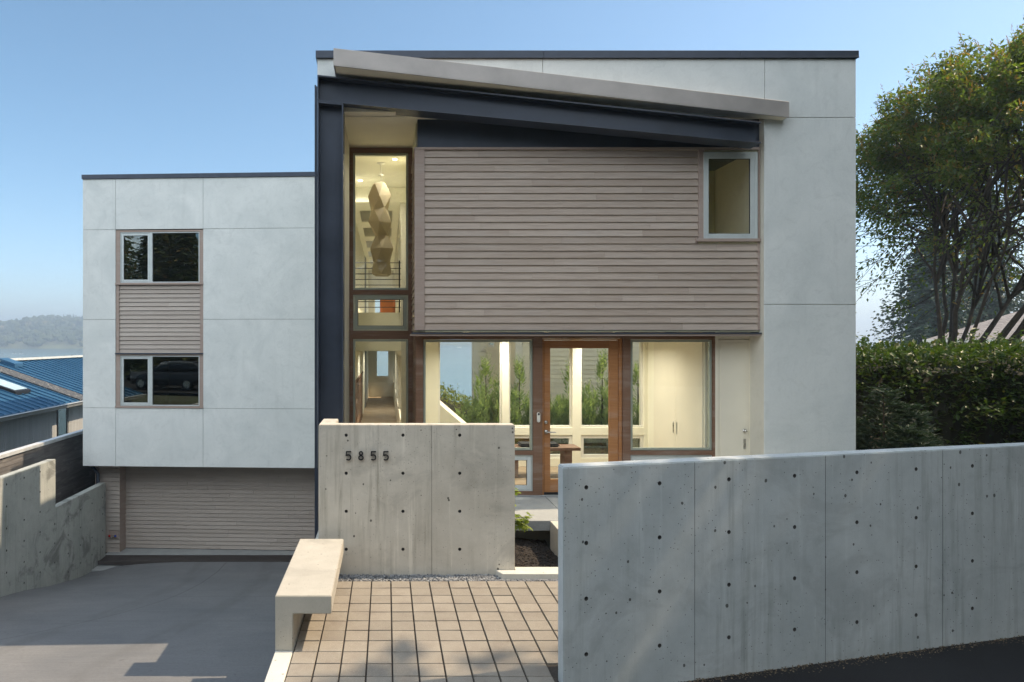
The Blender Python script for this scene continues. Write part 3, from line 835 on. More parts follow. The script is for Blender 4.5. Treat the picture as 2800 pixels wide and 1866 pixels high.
# --- entrance glazing
Y1 = 9.90
def ex(x): return WX(x, Y1)
def ez(y): return WZ(y, Y1)
PF = 0.285                                                          # porch floor
m = MB()
m.box(ex(1137), ex(1157), Y1 - 0.05, Y1 + 0.08, PF, 2.639)
m.box(ex(1455.5), ex(1481), Y1 - 0.05, Y1 + 0.08, PF, 2.639); m.box(ex(1700), ex(1721), Y1 - 0.05, Y1 + 0.08, PF, 2.639); m.box(ex(1944), ex(1954.5), Y1 - 0.05, Y1 + 0.08, PF, 2.639)
m.box(ex(1157), ex(1455.5), Y1 - 0.047, Y1 + 0.08, ez(929), 2.639); m.box(ex(1721), ex(1944), Y1 - 0.047, Y1 + 0.08, ez(929), 2.639); m.box(ex(1481), ex(1700), Y1 - 0.044, Y1 + 0.08, ez(925), 2.639)
for (a, b) in ((1157, 1455.5), (1721, 1944)):
    m.box(ex(a), ex(b), Y1 - 0.047, Y1 + 0.08, ez(1243), ez(1231.5)); m.box(ex(a), ex(b), Y1 - 0.047, Y1 + 0.08, PF, ez(1342))
m.build('entrance_casing', M['frame_wood'], HX, bevel=0.002)
for (a, b) in ((1157.5, 1455), (1721.5, 1943.5)):
    fr = bars(MB(), ex(a), ex(b), ez(1231), ez(929.5), Y1 - 0.03, Y1 + 0.03, 0.034).build('window', M['alum_green'], HX, bevel=0.003)
    pane(fr, ex(a) + 0.03, ex(b) - 0.03, ez(1231) + 0.03, ez(929.5) - 0.03, Y1)
    fr = bars(MB(), ex(a), ex(b), ez(1342), ez(1243.5), Y1 - 0.03, Y1 + 0.03, 0.014).build('window', M['alum'], HX, bevel=0.002)
    sash(fr, 'sash', ex(a) + 0.018, ex(b) - 0.018, ez(1342) + 0.018, ez(1243.5) - 0.018, Y1 - 0.022, 0.06, 'alum')
# door in its frame
m = MB(); m.box(ex(1481.5), ex(1486), Y1 - 0.03, Y1 + 0.07, PF, ez(925.5)); m.box(ex(1690), ex(1699.5), Y1 - 0.03, Y1 + 0.07, PF, ez(925.5)); m.box(ex(1486), ex(1690), Y1 - 0.028, Y1 + 0.07, ez(930), ez(925.5))
m.box(ex(1693), ex(1696), Y1 - 0.04, Y1 - 0.029, PF, ez(928))
m.build('door_frame', M['door_wood'], HX, bevel=0.003)
m = MB()
dl, dr_, db, dt = ex(1487), ex(1689), ez(1346), ez(931)
gl0, gr0, gb0, gt0 = ex(1504), ex(1665), ez(1311), ez(953)
m.box(dl, gl0, Y1 - 0.012, Y1 + 0.035, db, dt, 0.2); m.box(gr0, dr_, Y1 - 0.012, Y1 + 0.035, db, dt, 0.7)
m.box(gl0, gr0, Y1 - 0.011, Y1 + 0.034, db, gb0, 0.45); m.box(gl0, gr0, Y1 - 0.011, Y1 + 0.034, gt0, dt, 0.1)
door = m.build('entry_door', M['door_wood'], HX, bevel=0.003)
tag(door, 'glazed door of orange brown wood')
pane(door, gl0 - 0.005, gr0 + 0.005, gb0 - 0.005, gt0 + 0.005, Y1 + 0.008)
m = MB(); m.lathe((ex(1493), Y1 - 0.012, ez(1181)), [(0, -0.012), (0.026, -0.012), (0.027, 0.0)], 20, 'y')
m.tube([(ex(1493), Y1 - 0.02, ez(1181)), (ex(1493), Y1 - 0.062, ez(1181))], 0.010, 12)
m.tube([(ex(1493) - 0.006, Y1 - 0.062, ez(1181)), (ex(1493) + 0.125, Y1 - 0.062, ez(1181))], 0.0085, 12)
m.build('lever_handle', M['nickel'], door)
m = MB(); m.lathe((ex(1492), Y1 - 0.012, ez(1155)), [(0, -0.018), (0.018, -0.018), (0.024, -0.012), (0.025, 0.0)], 20, 'y'); m.build('deadbolt', M['nickel'], door)
m = MB(); m.box(dl, dr_, Y1 - 0.02, Y1 + 0.05, PF, PF + 0.035); m.build('door_sill', M['black'], HX)
# bell: white capsule with black eye
db_ = MB()
bx, bz0, bz1, br_ = ex(1470), ez(1154), ez(1127), 0.0235
pts = [(bx + br_ * math.cos(a), bz1 - br_ + br_ * math.sin(a)) for a in [math.pi * k / 14 for k in range(15)]] + [(bx + br_ * math.cos(a), bz0 + br_ + br_ * math.sin(a)) for a in [math.pi + math.pi * k / 14 for k in range(15)]]
db_.prism(pts, Y1 - 0.075, Y1 - 0.05, 'y')
bell = db_.build('doorbell', M['white'], HX, bevel=0.004)
m = MB(); m.lathe((bx, Y1 - 0.0755, bz1 - br_), [(0, -0.002), (0.016, -0.002), (0.017, 0.002)], 20, 'y'); m.build('camera_eye', M['gasket'], bell)
m = MB(); m.lathe((bx, Y1 - 0.0755, bz0 + br_), [(0.013, -0.002), (0.016, -0.002), (0.017, 0.002)], 20, 'y'); m.build('push_button', M['alum'], bell)
# cream utility door at the right of the glazing
Y2 = 9.86
m = MB(); m.box(WX(1954.5, Y2), WX(1963.5, Y2), Y2 - 0.012, Y2 + 0.1, PF, 2.639); m.box(WX(2052.5, Y2), 5.249, Y2 - 0.012, Y2 + 0.1, PF, 2.639); m.box(WX(1963.5, Y2), WX(2052.5, Y2), Y2 - 0.011, Y2 + 0.1, WZ(927, Y2), 2.639)
m.build('utility_door_frame', M['closet'], HX, bevel=0.002)
m = MB(); u0, u1 = WX(1964.5, Y2), WX(2051.5, Y2); m.box(u0, u1, Y2, Y2 + 0.045, PF + 0.02, WZ(929, Y2)); m.box(u0 + 0.028, u1 - 0.035, Y2 - 0.004, Y2 + 0.001, PF + 0.1, WZ(938, Y2))
ud = m.build('utility_door', M['closet'], HX, bevel=0.002)
m = MB(); m.lathe((WX(2035, Y2), Y2 - 0.004, WZ(1178, Y2)), [(0, -0.05), (0.02, -0.045), (0.024, -0.03), (0.012, -0.018), (0.012, -0.006), (0.025, -0.004), (0.025, 0)], 18, 'y'); m.build('knob', M['nickel'], ud)
m = MB(); bars(m, WX(2032, Y2), WX(2038.5, Y2), WZ(1228, Y2), WZ(1200, Y2), Y2 - 0.009, Y2 - 0.004, 0.006); m.box(WX(2032, Y2)+.004, WX(2038.5, Y2)-.004, Y2-.006, Y2-.003, WZ(1228, Y2)+.004, WZ(1200, Y2)-.004); m.build('flush_pull', M['nickel'], ud)
# porch slab: pieces either side of a saw joint
m = MB(); m.box(-0.70, 2.29, 8.51, Y1 + 0.1, 0.143, 0.270); m.box(2.295, 5.24, 8.51, Y1 + 0.1, 0.143, 0.270); m.box(2.205, 5.24, 7.2, 8.508, -0.4, 0.270)
m.box(-0.69, 2.2, 8.80, 9.85, -0.5, 0.14)
m.box(-0.59, 5.24, Y1 - 0.06, Y1 + 0.3, 0.2701, 0.2845)
m.build('porch_slab', M['conc_slab'], HX, bevel=0.004)

# --- interior of the front volume and rear wing, seen through the glass
m = MB()
m.box(-0.729, 0.424, Y0 + 0.12, 27.5, 0.15, 0.270); m.box(0.51, 5.24, Y1 + 0.31, 12.4, 0.15, 0.268)
m.build('interior_floor', M['floor_wood'], HX)
m = MB()
m.box(-0.729, 0.289, 13.2, 27.45, 2.32, 3.06); m.box(0.55, 5.24, Y1 + 0.09, 12.59, 2.66, 2.85)
m.box(-0.729, 0.424, 11.54, 13.9, 5.64, 5.70); m.box(-0.729, 0.424, 13.9, 14.05, 5.34, 5.699); m.box(-0.729, -0.58, 14.06, 27.45, 5.345, 5.358); m.box(0.14, 0.289, 14.06, 27.45, 5.345, 5.358)
for k in range(6): m.box(-0.579, 0.139, 14.06 + 2.25 * k, 14.85 + 2.25 * k, 5.345, 5.358)
m.box(-0.729, -0.715, Y0 + 0.1, 27.48, 0.27, 2.31); m.box(-0.729, -0.715, Y0 + 0.1, 27.48, 3.06, 5.33)
m.box(0.43, 0.53, Y0 + 0.12, 13.2, 0.27, 2.64)                       # hall partition
m.box(0.53, WX(1199, 12.2), 12.2, 12.35, 0.27, 2.655)
m.build('interior_wall', M['cream'], HX)
# glazing at the back of the entrance hall
YB = 12.2
m = MB()
for (a, b) in ((1372, 1391), (1564, 1587), (1759, 1782)): m.box(WX(a, YB), WX(b, YB), YB - 0.03, YB + 0.13, 0.27, 2.655)
m.box(WX(1199, YB), 4.66, YB - 0.028, YB + 0.12, WZ(1190, YB), WZ(1169, YB)); m.box(WX(1199, YB), 4.66, YB - 0.027, YB + 0.12, 0.27, WZ(1252, YB)); m.box(WX(1199, YB), 4.66, YB - 0.027, YB + 0.12, 2.60, 2.655)
m.build('hall_mullion', M['cream'], HX, bevel=0.004)
spans = ((1199, 1372), (1391, 1564), (1587, 1759))
for (a, b) in spans:
    fr = bars(MB(), WX(a, YB), WX(b, YB), WZ(1168.5, YB), 2.60, YB + 0.02, YB + 0.08, 0.03).build('window', M['white'], HX, bevel=0.003)
    pane(fr, WX(a, YB) + 0.025, WX(b, YB) - 0.025, WZ(1168.5, YB) + 0.025, 2.575, YB + 0.05, 'glass_clear')
    fr = bars(MB(), WX(a, YB), WX(b, YB), WZ(1251.5, YB), WZ(1190.5, YB), YB - 0.01, YB + 0.08, 0.055).build('window', M['white'], HX, bevel=0.003)
    pane(fr, WX(a, YB) + 0.05, WX(b, YB) - 0.05, WZ(1251.5, YB) + 0.05, WZ(1190.5, YB) - 0.05, YB + 0.03, 'glass_dark')
# closets along the right side of the hall
m = MB(); m.box(4.665, 5.24, Y1 + 0.10, 12.59, 0.27, 2.655); m.build('closet', M['cream'], HX)
m = MB()
m.box(4.648, 4.664, Y1 + 0.14, 10.98, 0.36, 2.50); m.box(4.648, 4.664, 10.985, 11.86, 0.36, 2.50)
m.build('closet_door', M['closet'], HX, bevel=0.002)
for y in (10.92, 11.045):
    m = MB(); m.box(4.643, 4.649, y - 0.02, y + 0.02, 1.02, 1.21); pl_ = m.build('pocket_pull', M['nickel'], HX, bevel=0.002)
# railing of the upper landing
m = MB()
for k in range(9): m.tube([(-0.72, 13.15, 3.16 + 0.107 * k), (0.285, 13.15, 3.16 + 0.107 * k)], 0.008, 6)
m.box(-0.70, -0.67, 13.135, 13.165, 3.06, 4.06); m.box(0.24, 0.27, 13.135, 13.165, 3.06, 4.06)
m.build('landing_railing', M['black'], HX)
m = MB()                                                             # dark stair screen with round perforations on the left of the hall
for i in range(9):
    m.box(-0.712, -0.69, 15.0 + i * 0.62, 15.06 + i * 0.62, 0.27, 1.55 )
m.box(-0.712, -0.69, 15.0, 20.4, 1.55, 1.60); m.box(-0.712, -0.70, 15.06, 20.3, 0.45, 1.5)
m.build('stair_screen', M['frame_wood'], HX)
# recessed ceiling lamps, most of them added to brighten the rooms behind glass
lampm = NT('lamp_glow'); lampm.nt.nodes.remove(lampm.b)
em = lampm.n('ShaderNodeEmission', ins={'Color': (1.0, 0.85, 0.6, 1), 'Strength': 7.0}); lampm.nt.links.new(em.outputs[0], lampm.out.inputs['Surface'])
def fill_downlight(x, y, z, w):
    m = MB(); m.lathe((x, y, z), [(0.062, -0.006), (0.055, -0.009), (0.045, -0.002)], 16); r_ = m.build('fill_downlight', M['white'], HX)
    m = MB(); m.lathe((x, y, z), [(0.045, -0.0025), (0.0, -0.0025)], 16); m.build('bulb', lampm.m, r_)
    ld_ = bpy.data.lights.new('fill_downlight_beam', 'AREA'); ld_.shape = 'DISK'; ld_.size = 0.09; ld_.energy = w; ld_.color = (1.0, 0.93, 0.79); ld_.spread = R(150)
    lo = bpy.data.objects.new('fill_downlight_beam', ld_); COL.objects.link(lo); lo.location = (x, y, z - 0.012)
for (x, y) in ((1.3, 11.1), (2.6, 11.1), (3.7, 11.1), (3.7, 11.8), (2.0, 11.8)): fill_downlight(x, y, 2.659, 7.5)
for (x, y, z, w) in ((0.15, 11.75, 5.639, 9), (-0.5, 13.3, 5.639, 9), (-0.2, 14.6, 2.319, 7), (-0.2, 18.0, 2.319, 7), (-0.2, 22.0, 2.319, 7)): fill_downlight(x, y, z, w)
for (x, y) in ((4.55, 10.25), (2.6, 10.2)): fill_downlight(x, y, 5.299, 15)

# windows of the rear wing
for (z0, z1, a, b) in ((1.05, 2.15, -0.42, 0.13), (3.25, 4.6, -0.5, 0.16)):
    fr = bars(MB(), a, b, z0, z1, 27.48, 27.6, 0.05).build('window', M['white'], HX); pane(fr, a + 0.045, b - 0.045, z0 + 0.045, z1 - 0.045, 27.54)
for (z0, z1) in ((0.9, 2.2), (3.5, 4.95)):
    for (a, b) in ((13.55, 16.2), (16.55, 19.2), (19.55, 22.4), (22.75, 25.4)):
        m = MB(); m.box(0.37, 0.42, a, a + 0.05, z0, z1); m.box(0.37, 0.42, b - 0.05, b, z0, z1); m.box(0.371, 0.419, a + 0.05, b - 0.05, z0, z0 + 0.05); m.box(0.371, 0.419, a + 0.05, b - 0.05, z1 - 0.05, z1)
        fr = m.build('window', M['white'], HX); m = MB(); m.box(0.39, 0.398, a + 0.045, b - 0.045, z0 + 0.045, z1 - 0.045); m.build('pane', M['glass'], fr)

# --- canopy: sloping plate with metal fascia and pale soffit
def hx(mb, xl, xr, yl0, yr0, yb, zl0, zr0, zl1, zr1):
    mb.hexa([(xl, yl0, zl0), (xr, yr0, zr0), (xr, yb, zr0), (xl, yb, zl0), (xl, yl0, zl1), (xr, yr0, zr1), (xr, yb, zr1), (xl, yb, zl1)])
XL, XR = WX(912, 8.9), WX(2158, 9.33)
zl1, zl0, zr1, zr0 = WZ(132, 8.9), WZ(180, 8.9), WZ(279, 9.33), WZ(322, 9.33)
m = MB(); hx(m, XL, XR, 8.9, 9.33, S - 0.002, zl0 + 0.012, zr0 + 0.012, zl1, zr1)
m.hexa([(XL, 8.9, zl0), (XR, 9.33, zr0), (XR, 9.345, zr0), (XL, 8.918, zl0), (XL, 8.9, zl0 + 0.013), (XR, 9.33, zr0 + 0.013), (XR, 9.345, zr0 + 0.013), (XL, 8.918, zl0 + 0.013)])
m.box(XL, XL + 0.018, 8.919, S - 0.003, zl0, zl0 + 0.0125)
m.build('canopy', M['canopy'], HX, bevel=0.002)
m = MB(); hx(m, XL + 0.02, XR - 0.02, 8.925, 9.35, S - 0.003, zl0 + 0.003, zr0 + 0.003, zl0 + 0.0118, zr0 + 0.0118)
m.build('canopy_soffit', M['soffit'], HX)
# sloping steel beam: I section
bl, brr = WX(868, 9.15), WX(2081, 9.45)
Bt = (WZ(205, 9.15), WZ(334, 9.45)); Bb = (WZ(276.5, 9.15), WZ(392, 9.45))
def beam_piece(mb, f0, f1, za, zb):   # front/back offset, z as offsets from (top or bottom)
    mb.hexa([(bl, 9.15 + f0, za[0]), (brr, 9.20 + f0, za[1]), (brr, 9.20 + f1, za[1]), (bl, 9.15 + f1, za[0]),
             (bl, 9.15 + f0, zb[0]), (brr, 9.20 + f0, zb[1]), (brr, 9.20 + f1, zb[1]), (bl, 9.15 + f1, zb[0])])
Bt = (Bt[0], WZ(334, 9.20)); Bb = (Bb[0], WZ(392, 9.20)); bl, brr = WX(868, 9.15), WX(2081, 9.20)
m = MB()
beam_piece(m, 0.0, 0.28, (Bt[0] - 0.018, Bt[1] - 0.016), Bt)
beam_piece(m, 0.0, 0.28, Bb, (Bb[0] + 0.018, Bb[1] + 0.016))
beam_piece(m, 0.13, 0.145, (Bb[0] + 0.018, Bb[1] + 0.016), (Bt[0] - 0.018, Bt[1] - 0.016))
m.hexa([(bl, 9.15, Bb[0] + .018), (bl + 0.015, 9.15, Bb[0] + .018), (bl + 0.015, 9.279, Bb[0] + .018), (bl, 9.279, Bb[0] + .018), (bl, 9.15, Bt[0] - .018), (bl + 0.015, 9.15, Bt[0] - .019), (bl + 0.015, 9.279, Bt[0] - .019), (bl, 9.279, Bt[0] - .018)])
m.build('steel_beam', M['steel'], HX, bevel=0.003)
c0, c1 = WX(868, 9.15), WX(939, 9.15)
zc = Bb[0] - 0.003
m = MB(); m.box(c0, c0 + 0.02, 9.15, 9.43, -1.6, zc - 0.02); m.box(c1 - 0.02, c1, 9.15, 9.43, -1.6, zc - 0.045); m.box(c0 + 0.02, c1 - 0.02, 9.28, 9.295, -1.6, zc - 0.03)
m.hexa([(c0, 9.15, zc - 0.02), (c1, 9.15, zc - 0.054), (c1, 9.43, zc - 0.054), (c0, 9.43, zc - 0.02), (c0, 9.15, zc), (c1, 9.15, zc - 0.034), (c1, 9.43, zc - 0.034), (c0, 9.43, zc)])
m.build('steel_column', M['steel'], HX, bevel=0.003)
m = MB(); m.box(-0.975, -0.956, 9.30, 9.46, -1.7, 6.0); m.box(-0.955, -0.94, 9.30, 9.32, -1.7, 5.98); m.build('edge_channel', M['cap'], HX, bevel=0.002)

# --- garage block on the left
m = MB(LXF)
uj1, uj2 = LU(316.5), LU(555.5)
ZT_, ZB_ = 6.468, -0.55
zj = [LZ(420, 627.5), LZ(420, 874), LZ(420, 1116.5)]
def lp(u0, u1, z0, z1): m.box(u0 + G, u1 - G, 0, 0.02, z0 + G, z1 - G)
lp(-G, uj1, zj[0], ZT_); lp(uj1, uj2, zj[0], ZT_); lp(uj2, 6.4, zj[0], ZT_)
lp(-G, uj1, zj[1], zj[0]); lp(-G, uj1, zj[2], zj[1]); lp(-G, uj1, ZB_, zj[2])
lp(uj2, 6.4, zj[1], zj[0]); lp(uj2, 6.4, zj[2], zj[1]); lp(uj2, 6.4, ZB_, zj[2])
lp(uj1, uj2, ZB_, zj[2])
m.build('plaster_wall', M['stucco'], HX, bevel=0.0025)
m = MB(LXF)
m.box(0.003, 6.39, 0.019, 0.25, ZB_ + 0.002, zj[2] - 0.01); m.box(0.003, 6.39, 0.019, 0.25, zj[0] + 0.005, ZT_ + 0.01)
m.box(0.003, uj1 - 0.006, 0.019, 0.25, zj[2] - 0.01, zj[0] + 0.005); m.box(uj2 + 0.006, 6.39, 0.019, 0.25, zj[2] - 0.01, zj[0] + 0.005)
m.box(0.003, 0.2, 0.25, 7, ZB_ + 0.002, ZT_ + 0.01); m.box(6.2, 6.39, 0.25, 7, -3, ZT_ + 0.01); m.box(0.2, 6.2, 6.8, 7, -3, ZT_); m.box(0.2, 6.2, 0.25, 6.8, 6.1, 6.3); m.box(0.2, 6.2, 0.25, 6.8, ZB_ + 0.002, ZB_ + 0.2)
m.box(0.2, 6.2, 0.25, 6.8, 2.75, 3.0)
m.build('masonry', M['backing'], HX)
m = MB(LXF); m.box(-0.02, 2.9, -0.03, 0.3, ZT_, 6.573); m.box(2.903, 6.4, -0.03, 0.3, ZT_, 6.573); m.box(-0.02, 0.3, 0.3, 7.02, ZT_, 6.573)
m.build('parapet_cap', M['cap'], HX, bevel=0.003)
# window strip: two windows with siding between
m = MB(LXF)
a0, a1 = uj1 + 0.004, uj2 - 0.004
zu0, zu1 = LZ(430, 779), LZ(430, 629.5); zl0_, zl1_ = LZ(430, 1116), LZ(430, 966)
sb0 = LZ(430, 779); sb1 = LZ(430, 774)
m.box(a0, LU(328), 0.012, 0.16, sb1, zu1); m.box(LU(545.5), a1, 0.012, 0.16, sb1, zu1); m.box(LU(328), LU(545.5), 0.013, 0.16, LZ(430, 634.5), zu1)
m.box(a0 - 0.01, a1 + 0.01, -0.022, 0.16, sb0, sb1)
m.box(a0, LU(325), 0.014, 0.10, zl1_ + 0.001, sb0 - 0.001); m.box(LU(546.5), a1, 0.014, 0.10, zl1_ + 0.001, sb0 - 0.001)
zb0, zb1 = LZ(430, 1116), LZ(430, 1111)
m.box(a0, LU(328), 0.012, 0.16, zb1, LZ(430, 969)); m.box(LU(545.5), a1, 0.012, 0.16, zb1, LZ(430, 969)); m.box(LU(328), LU(545.5), 0.013, 0.16, LZ(430, 973), LZ(430, 969))
m.box(a0 - 0.01, a1 + 0.01, -0.022, 0.16, zb0, zb1)
m.build('window_casing', M['trim'], HX, bevel=0.002)
m = MB(LXF); m.box(a0 - 0.012, a1 + 0.012, -0.025, 0.1, LZ(430, 969), zl1_); m.build('drip_flashing', M['cap'], HX)
rs = random.Random(4)
m = MB(LXF); lap(m, LU(325), LU(546.5), zl1_ + 0.002, sb0 - 0.002, 0.1016, 0.055, 0.024, rs, gap=0.011); m.build('lap_siding', M['siding_grey'], HX)
for (ya, yb) in ((635, 773.5), (973.5, 1110.5)):
    z0, z1 = LZ(430, yb), LZ(430, ya); u0, u1, um = LU(328.5), LU(545), LU(412.5)
    f_ = bars(MB(LXF), u0, u1, z0, z1, 0.02, 0.11, 0.022)
    f_.box(um - 0.03, um + 0.03, 0.0215, 0.1085, z0 + 0.022, z1 - 0.022)
    fr = f_.build('window', M['alum'], HX, bevel=0.003)
    sash(fr, 'sash', u0 + 0.026, um - 0.034, z0 + 0.026, z1 - 0.026, 0.026, 0.052, 'alum', 'glass_dark', LXF)
    bars(MB(LXF), um + 0.03, u1 - 0.022, z0 + 0.022, z1 - 0.022, 0.05, 0.07, 0.012).build('gasket', M['gasket'], fr)
    pane(fr, um + 0.032, u1 - 0.024, z0 + 0.024, z1 - 0.024, 0.056, 'glass_dark', LXF)
# rooms behind
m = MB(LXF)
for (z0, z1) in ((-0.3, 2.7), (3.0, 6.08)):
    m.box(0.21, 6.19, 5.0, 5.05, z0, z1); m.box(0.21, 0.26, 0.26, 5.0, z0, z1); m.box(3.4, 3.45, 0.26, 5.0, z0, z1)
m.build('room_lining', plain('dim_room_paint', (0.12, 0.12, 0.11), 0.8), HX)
# garage front under the block
vG, vD = 0.52, 0.86
m = MB(LXF); gL, gJ, gD = LU(272, vG), LU(329, vG), LU(344, vD)
lap(m, gL, gJ, -2.80, -0.58, 0.1085, vG, 0.022, rs, gap=0.011); m.build('lap_siding', M['siding_grey'], HX)
m = MB(LXF); m.box(LU(262, vG), gL, vG - 0.025, vG + 0.05, -2.0, -0.56); m.box(gL, 6.2, vG, vG + 0.06, -0.62, -0.555)
m.box(gJ, gD + 0.001, vG - 0.02, vD + 0.06, -2.83, -0.62); m.box(5.75, 6.2, vG - 0.02, vD + 0.06, -2.83, -0.62)
m.box(gD, 5.75, vD - 0.04, vD + 0.05, -0.66, -0.555); m.box(LU(262, vG) + 0.01, gL + 0.3, vG + 0.03, vG + 0.2, -2.9, -0.6)
m.build('garage_casing', M['trim'], HX, bevel=0.002)
m = MB(LXF); lap(m, gD, 5.75, -2.785, -0.66, 0.1015, vD, 0.022, random.Random(17), (1.5, 3.0), 0.012); m.box(gD, 5.75, vD + 0.001, vD + 0.05, -2.79, -0.66)
gd = m.build('garage_door', M['siding_grey'], HX)
tag(gd, 'wide garage door clad in horizontal boards')
m = MB(LXF); m.box(gD, 5.75, vD - 0.01, vD + 0.03, -2.805, -2.787); m.build('rubber_seal', M['gasket'], gd)
# hose bib on a small plate
m = MB(LXF); ub, zb = LU(311, vG), LZ(311, 1464, vG); m.box(LU(299, vG), LU(327, vG), vG - 0.03, vG - 0.0, LZ(311, 1472, vG), LZ(311, 1451, vG)); hp = m.build('hose_bib', M['trim'], HX, bevel=0.002)
m = MB(LXF); m.tube([(ub, vG - 0.03, zb), (ub, vG - 0.10, zb), (ub, vG - 0.125, zb - 0.03)], 0.012, 8); m.tube([(ub - 0.06, vG - 0.07, zb), (ub + 0.06, vG - 0.07, zb)], 0.011, 8); m.build('tap', M['nickel'], hp)
for (s_, cc, nm) in ((-1, (0.5, 0.02, 0.02), 'red_paint'), (1, (0.02, 0.06, 0.4), 'blue_paint')):
    m = MB(); p0 = LXF(Vector((ub + s_ * 0.075, vG - 0.07, zb))); m.lathe(tuple(p0), [(0, -0.012), (0.028, -0.012), (0.03, 0), (0.028, 0.012), (0, 0.012)], 12, 'y'); m.build('tap_handle', plain(nm, cc, 0.4), hp)
# rain pipe at the block's lower left edge
m = MB(LXF); m.tube([(LU(243, 0.35), 0.35, -0.55), (LU(250, 0.35), 0.35, -0.60), (LU(268, 0.35), 0.35, -0.80), (LU(268, 0.35), 0.35, -3.0)], 0.045, 10); m.build('rain_pipe', M['steel'], HX)
p_ = (LU(306, 0.3), 0.3, ZB_)
m = MB(); m.lathe(tuple(LXF(Vector(p_))), [(0.0, -0.055), (0.05, -0.05), (0.085, -0.03), (0.09, 0.0)], 16); m.build('alarm_bell', plain('alarm_red', (0.42, 0.03, 0.04), 0.4), HX)

# ------------------------------------------------------------------ things inside the house
pd = thing('pendant_lamp', (-0.09, 12.0, 5.64), 'tall faceted grey paper pendant lamp hanging behind the narrow stair window', 'pendant lamp')
rs = random.Random(31)
m = MB()
NL, NS = 7, 5
rows = []
for k in range(NL + 1):
    z = 5.27 - 1.60 * k / NL
    cx, cy = -0.09 + rs.uniform(-0.035, 0.035), 12.0 + rs.uniform(-0.03, 0.03)
    rr = 0.165 + (0.045 if k % 2 else -0.02) + rs.uniform(-0.012, 0.012)
    if k in (0, NL): rr *= 0.86
    a0_ = (k % 2) * math.pi / NS + 0.3
    rows.append([(cx + rr * math.cos(a0_ + 2*math.pi*i/NS), cy + rr * math.sin(a0_ + 2*math.pi*i/NS), z + rs.uniform(-0.02, 0.02)) for i in range(NS)])
for k in range(NL):
    A, B = rows[k], rows[k + 1]
    for i in range(NS):
        j = (i + 1) % NS
        if k % 2: m.add([A[i], A[j], B[j]], [(0, 1, 2)], rs.random()); m.add([A[i], B[j], B[i]], [(0, 1, 2)], rs.random())
        else: m.add([A[i], A[j], B[i]], [(0, 1, 2)], rs.random()); m.add([A[j], B[j], B[i]], [(0, 1, 2)], rs.random())
m.add(rows[0] + [(-0.09, 12.0, 5.31)], [(i, (i + 1) % NS, NS) for i in range(NS)])
t = NT('lamp_paper'); lc_ = t.mix(t.attr(), (0.36, 0.31, 0.22), (0.46, 0.40, 0.29)); t.set(Base_Color=lc_, Roughness=0.8)
tl_ = t.n('ShaderNodeBsdfTranslucent', ins={'Color': lc_}); mx_ = t.n('ShaderNodeMixShader', ins={0: 0.5, 1: t.b.outputs[0], 2: tl_.outputs[0]}); t.nt.links.new(mx_.outputs[0], t.out.inputs['Surface'])
m.build('lamp_shade', t.m, pd)
m = MB(); m.tube([(-0.09, 12, 5.31), (-0.09, 12, 5.63)], 0.006, 6); m.build('cord', M['nickel'], pd)
m = MB(); m.lathe((-0.09, 12, 5.64), [(0.075, -0.004), (0.07, -0.012), (0.02, -0.03), (0, -0.03)], 16); m.build('ceiling_rose', M['white'], pd)
m = MB(); m.lathe((-0.09, 12, 5.42), [(0.0, 0.004), (0.05, 0.003), (0.052, -0.002), (0, -0.003)], 16); m.build('cord_disc', M['white'], pd)

hb = thing('hall_bench', (2.5, 11.35, 0.27), 'dark wooden bench inside the entrance hall, seen through the glazed door', 'bench')
m = MB(); m.box(1.85, 3.18, 11.15, 11.55, 0.715, 0.765); m.build('seat', M['frame_wood'], hb, bevel=0.004)
for x in (2.05, 2.93):
    m = MB(); m.box(x, x + 0.12, 11.2, 11.5, 0.27, 0.714); m.build('leg', M['frame_wood'], hb)
m = MB(); m.box(2.2, 2.85, 11.2, 11.5, 0.766, 0.82); m.build('cushion', plain('charcoal_fabric', (0.03, 0.03, 0.032), 0.9), hb, bevel=0.02, seg=2)

ac = thing('armchair', (0.08, 18.0, 3.06), 'orange leather armchair on the upper landing, seen through the small stair window', 'armchair')
lea = plain('orange_leather', (0.36, 0.11, 0.03), 0.5)
m = MB(); m.box(-0.16, 0.24, 17.75, 18.2, 3.20, 3.36); m.build('seat', lea, ac, bevel=0.04, seg=3)
m = MB(); m.box(-0.16, 0.24, 17.70, 17.80, 3.20, 3.68); m.build('backrest', lea, ac, bevel=0.045, seg=3)
for (x, y) in ((-0.13, 17.78), (0.2, 17.78), (-0.13, 18.15), (0.2, 18.15)):
    m = MB(); m.tube([(x, y, 3.06), (x, y, 3.21)], 0.014, 6); m.build('leg', M['black'], ac)

# ------------------------------------------------------------------ neighbours
nb = thing('neighbour_house', (-14.9, 24, -2.3), 'low grey boarded house with blue standing-seam metal roof beyond the left fence', 'house')
t = NT('blue_roof_metal')
nn = t.noise(t.tc(), 1.2, 5)
t.set(Base_Color=t.mix(t.ramp(nn, 0.3, 0.7), (0.030, 0.105, 0.20), (0.045, 0.14, 0.25)), Roughness=0.38, Metallic=0.35)
rm = t.m
EX, EZ, RX, RZ = -11.0, 0.37, -14.9, 1.735
def rz_(x): return EZ + (EX - x) * 0.35 if x >= RX else RZ - (RX - x) * 0.35
m = MB()
m.add([(EX, 6, EZ), (EX, 42, EZ), (RX, 42, RZ), (RX, 6, RZ), (-18.8, 42, EZ), (-18.8, 6, EZ), (EX, 6, EZ - .06), (EX, 42, EZ - .06), (-18.8, 42, EZ - .06), (-18.8, 6, EZ - .06)],
      [(0,1,2,3), (3,2,4,5), (6,9,8,7), (0,6,7,1), (4,8,9,5)])
y = 6.2
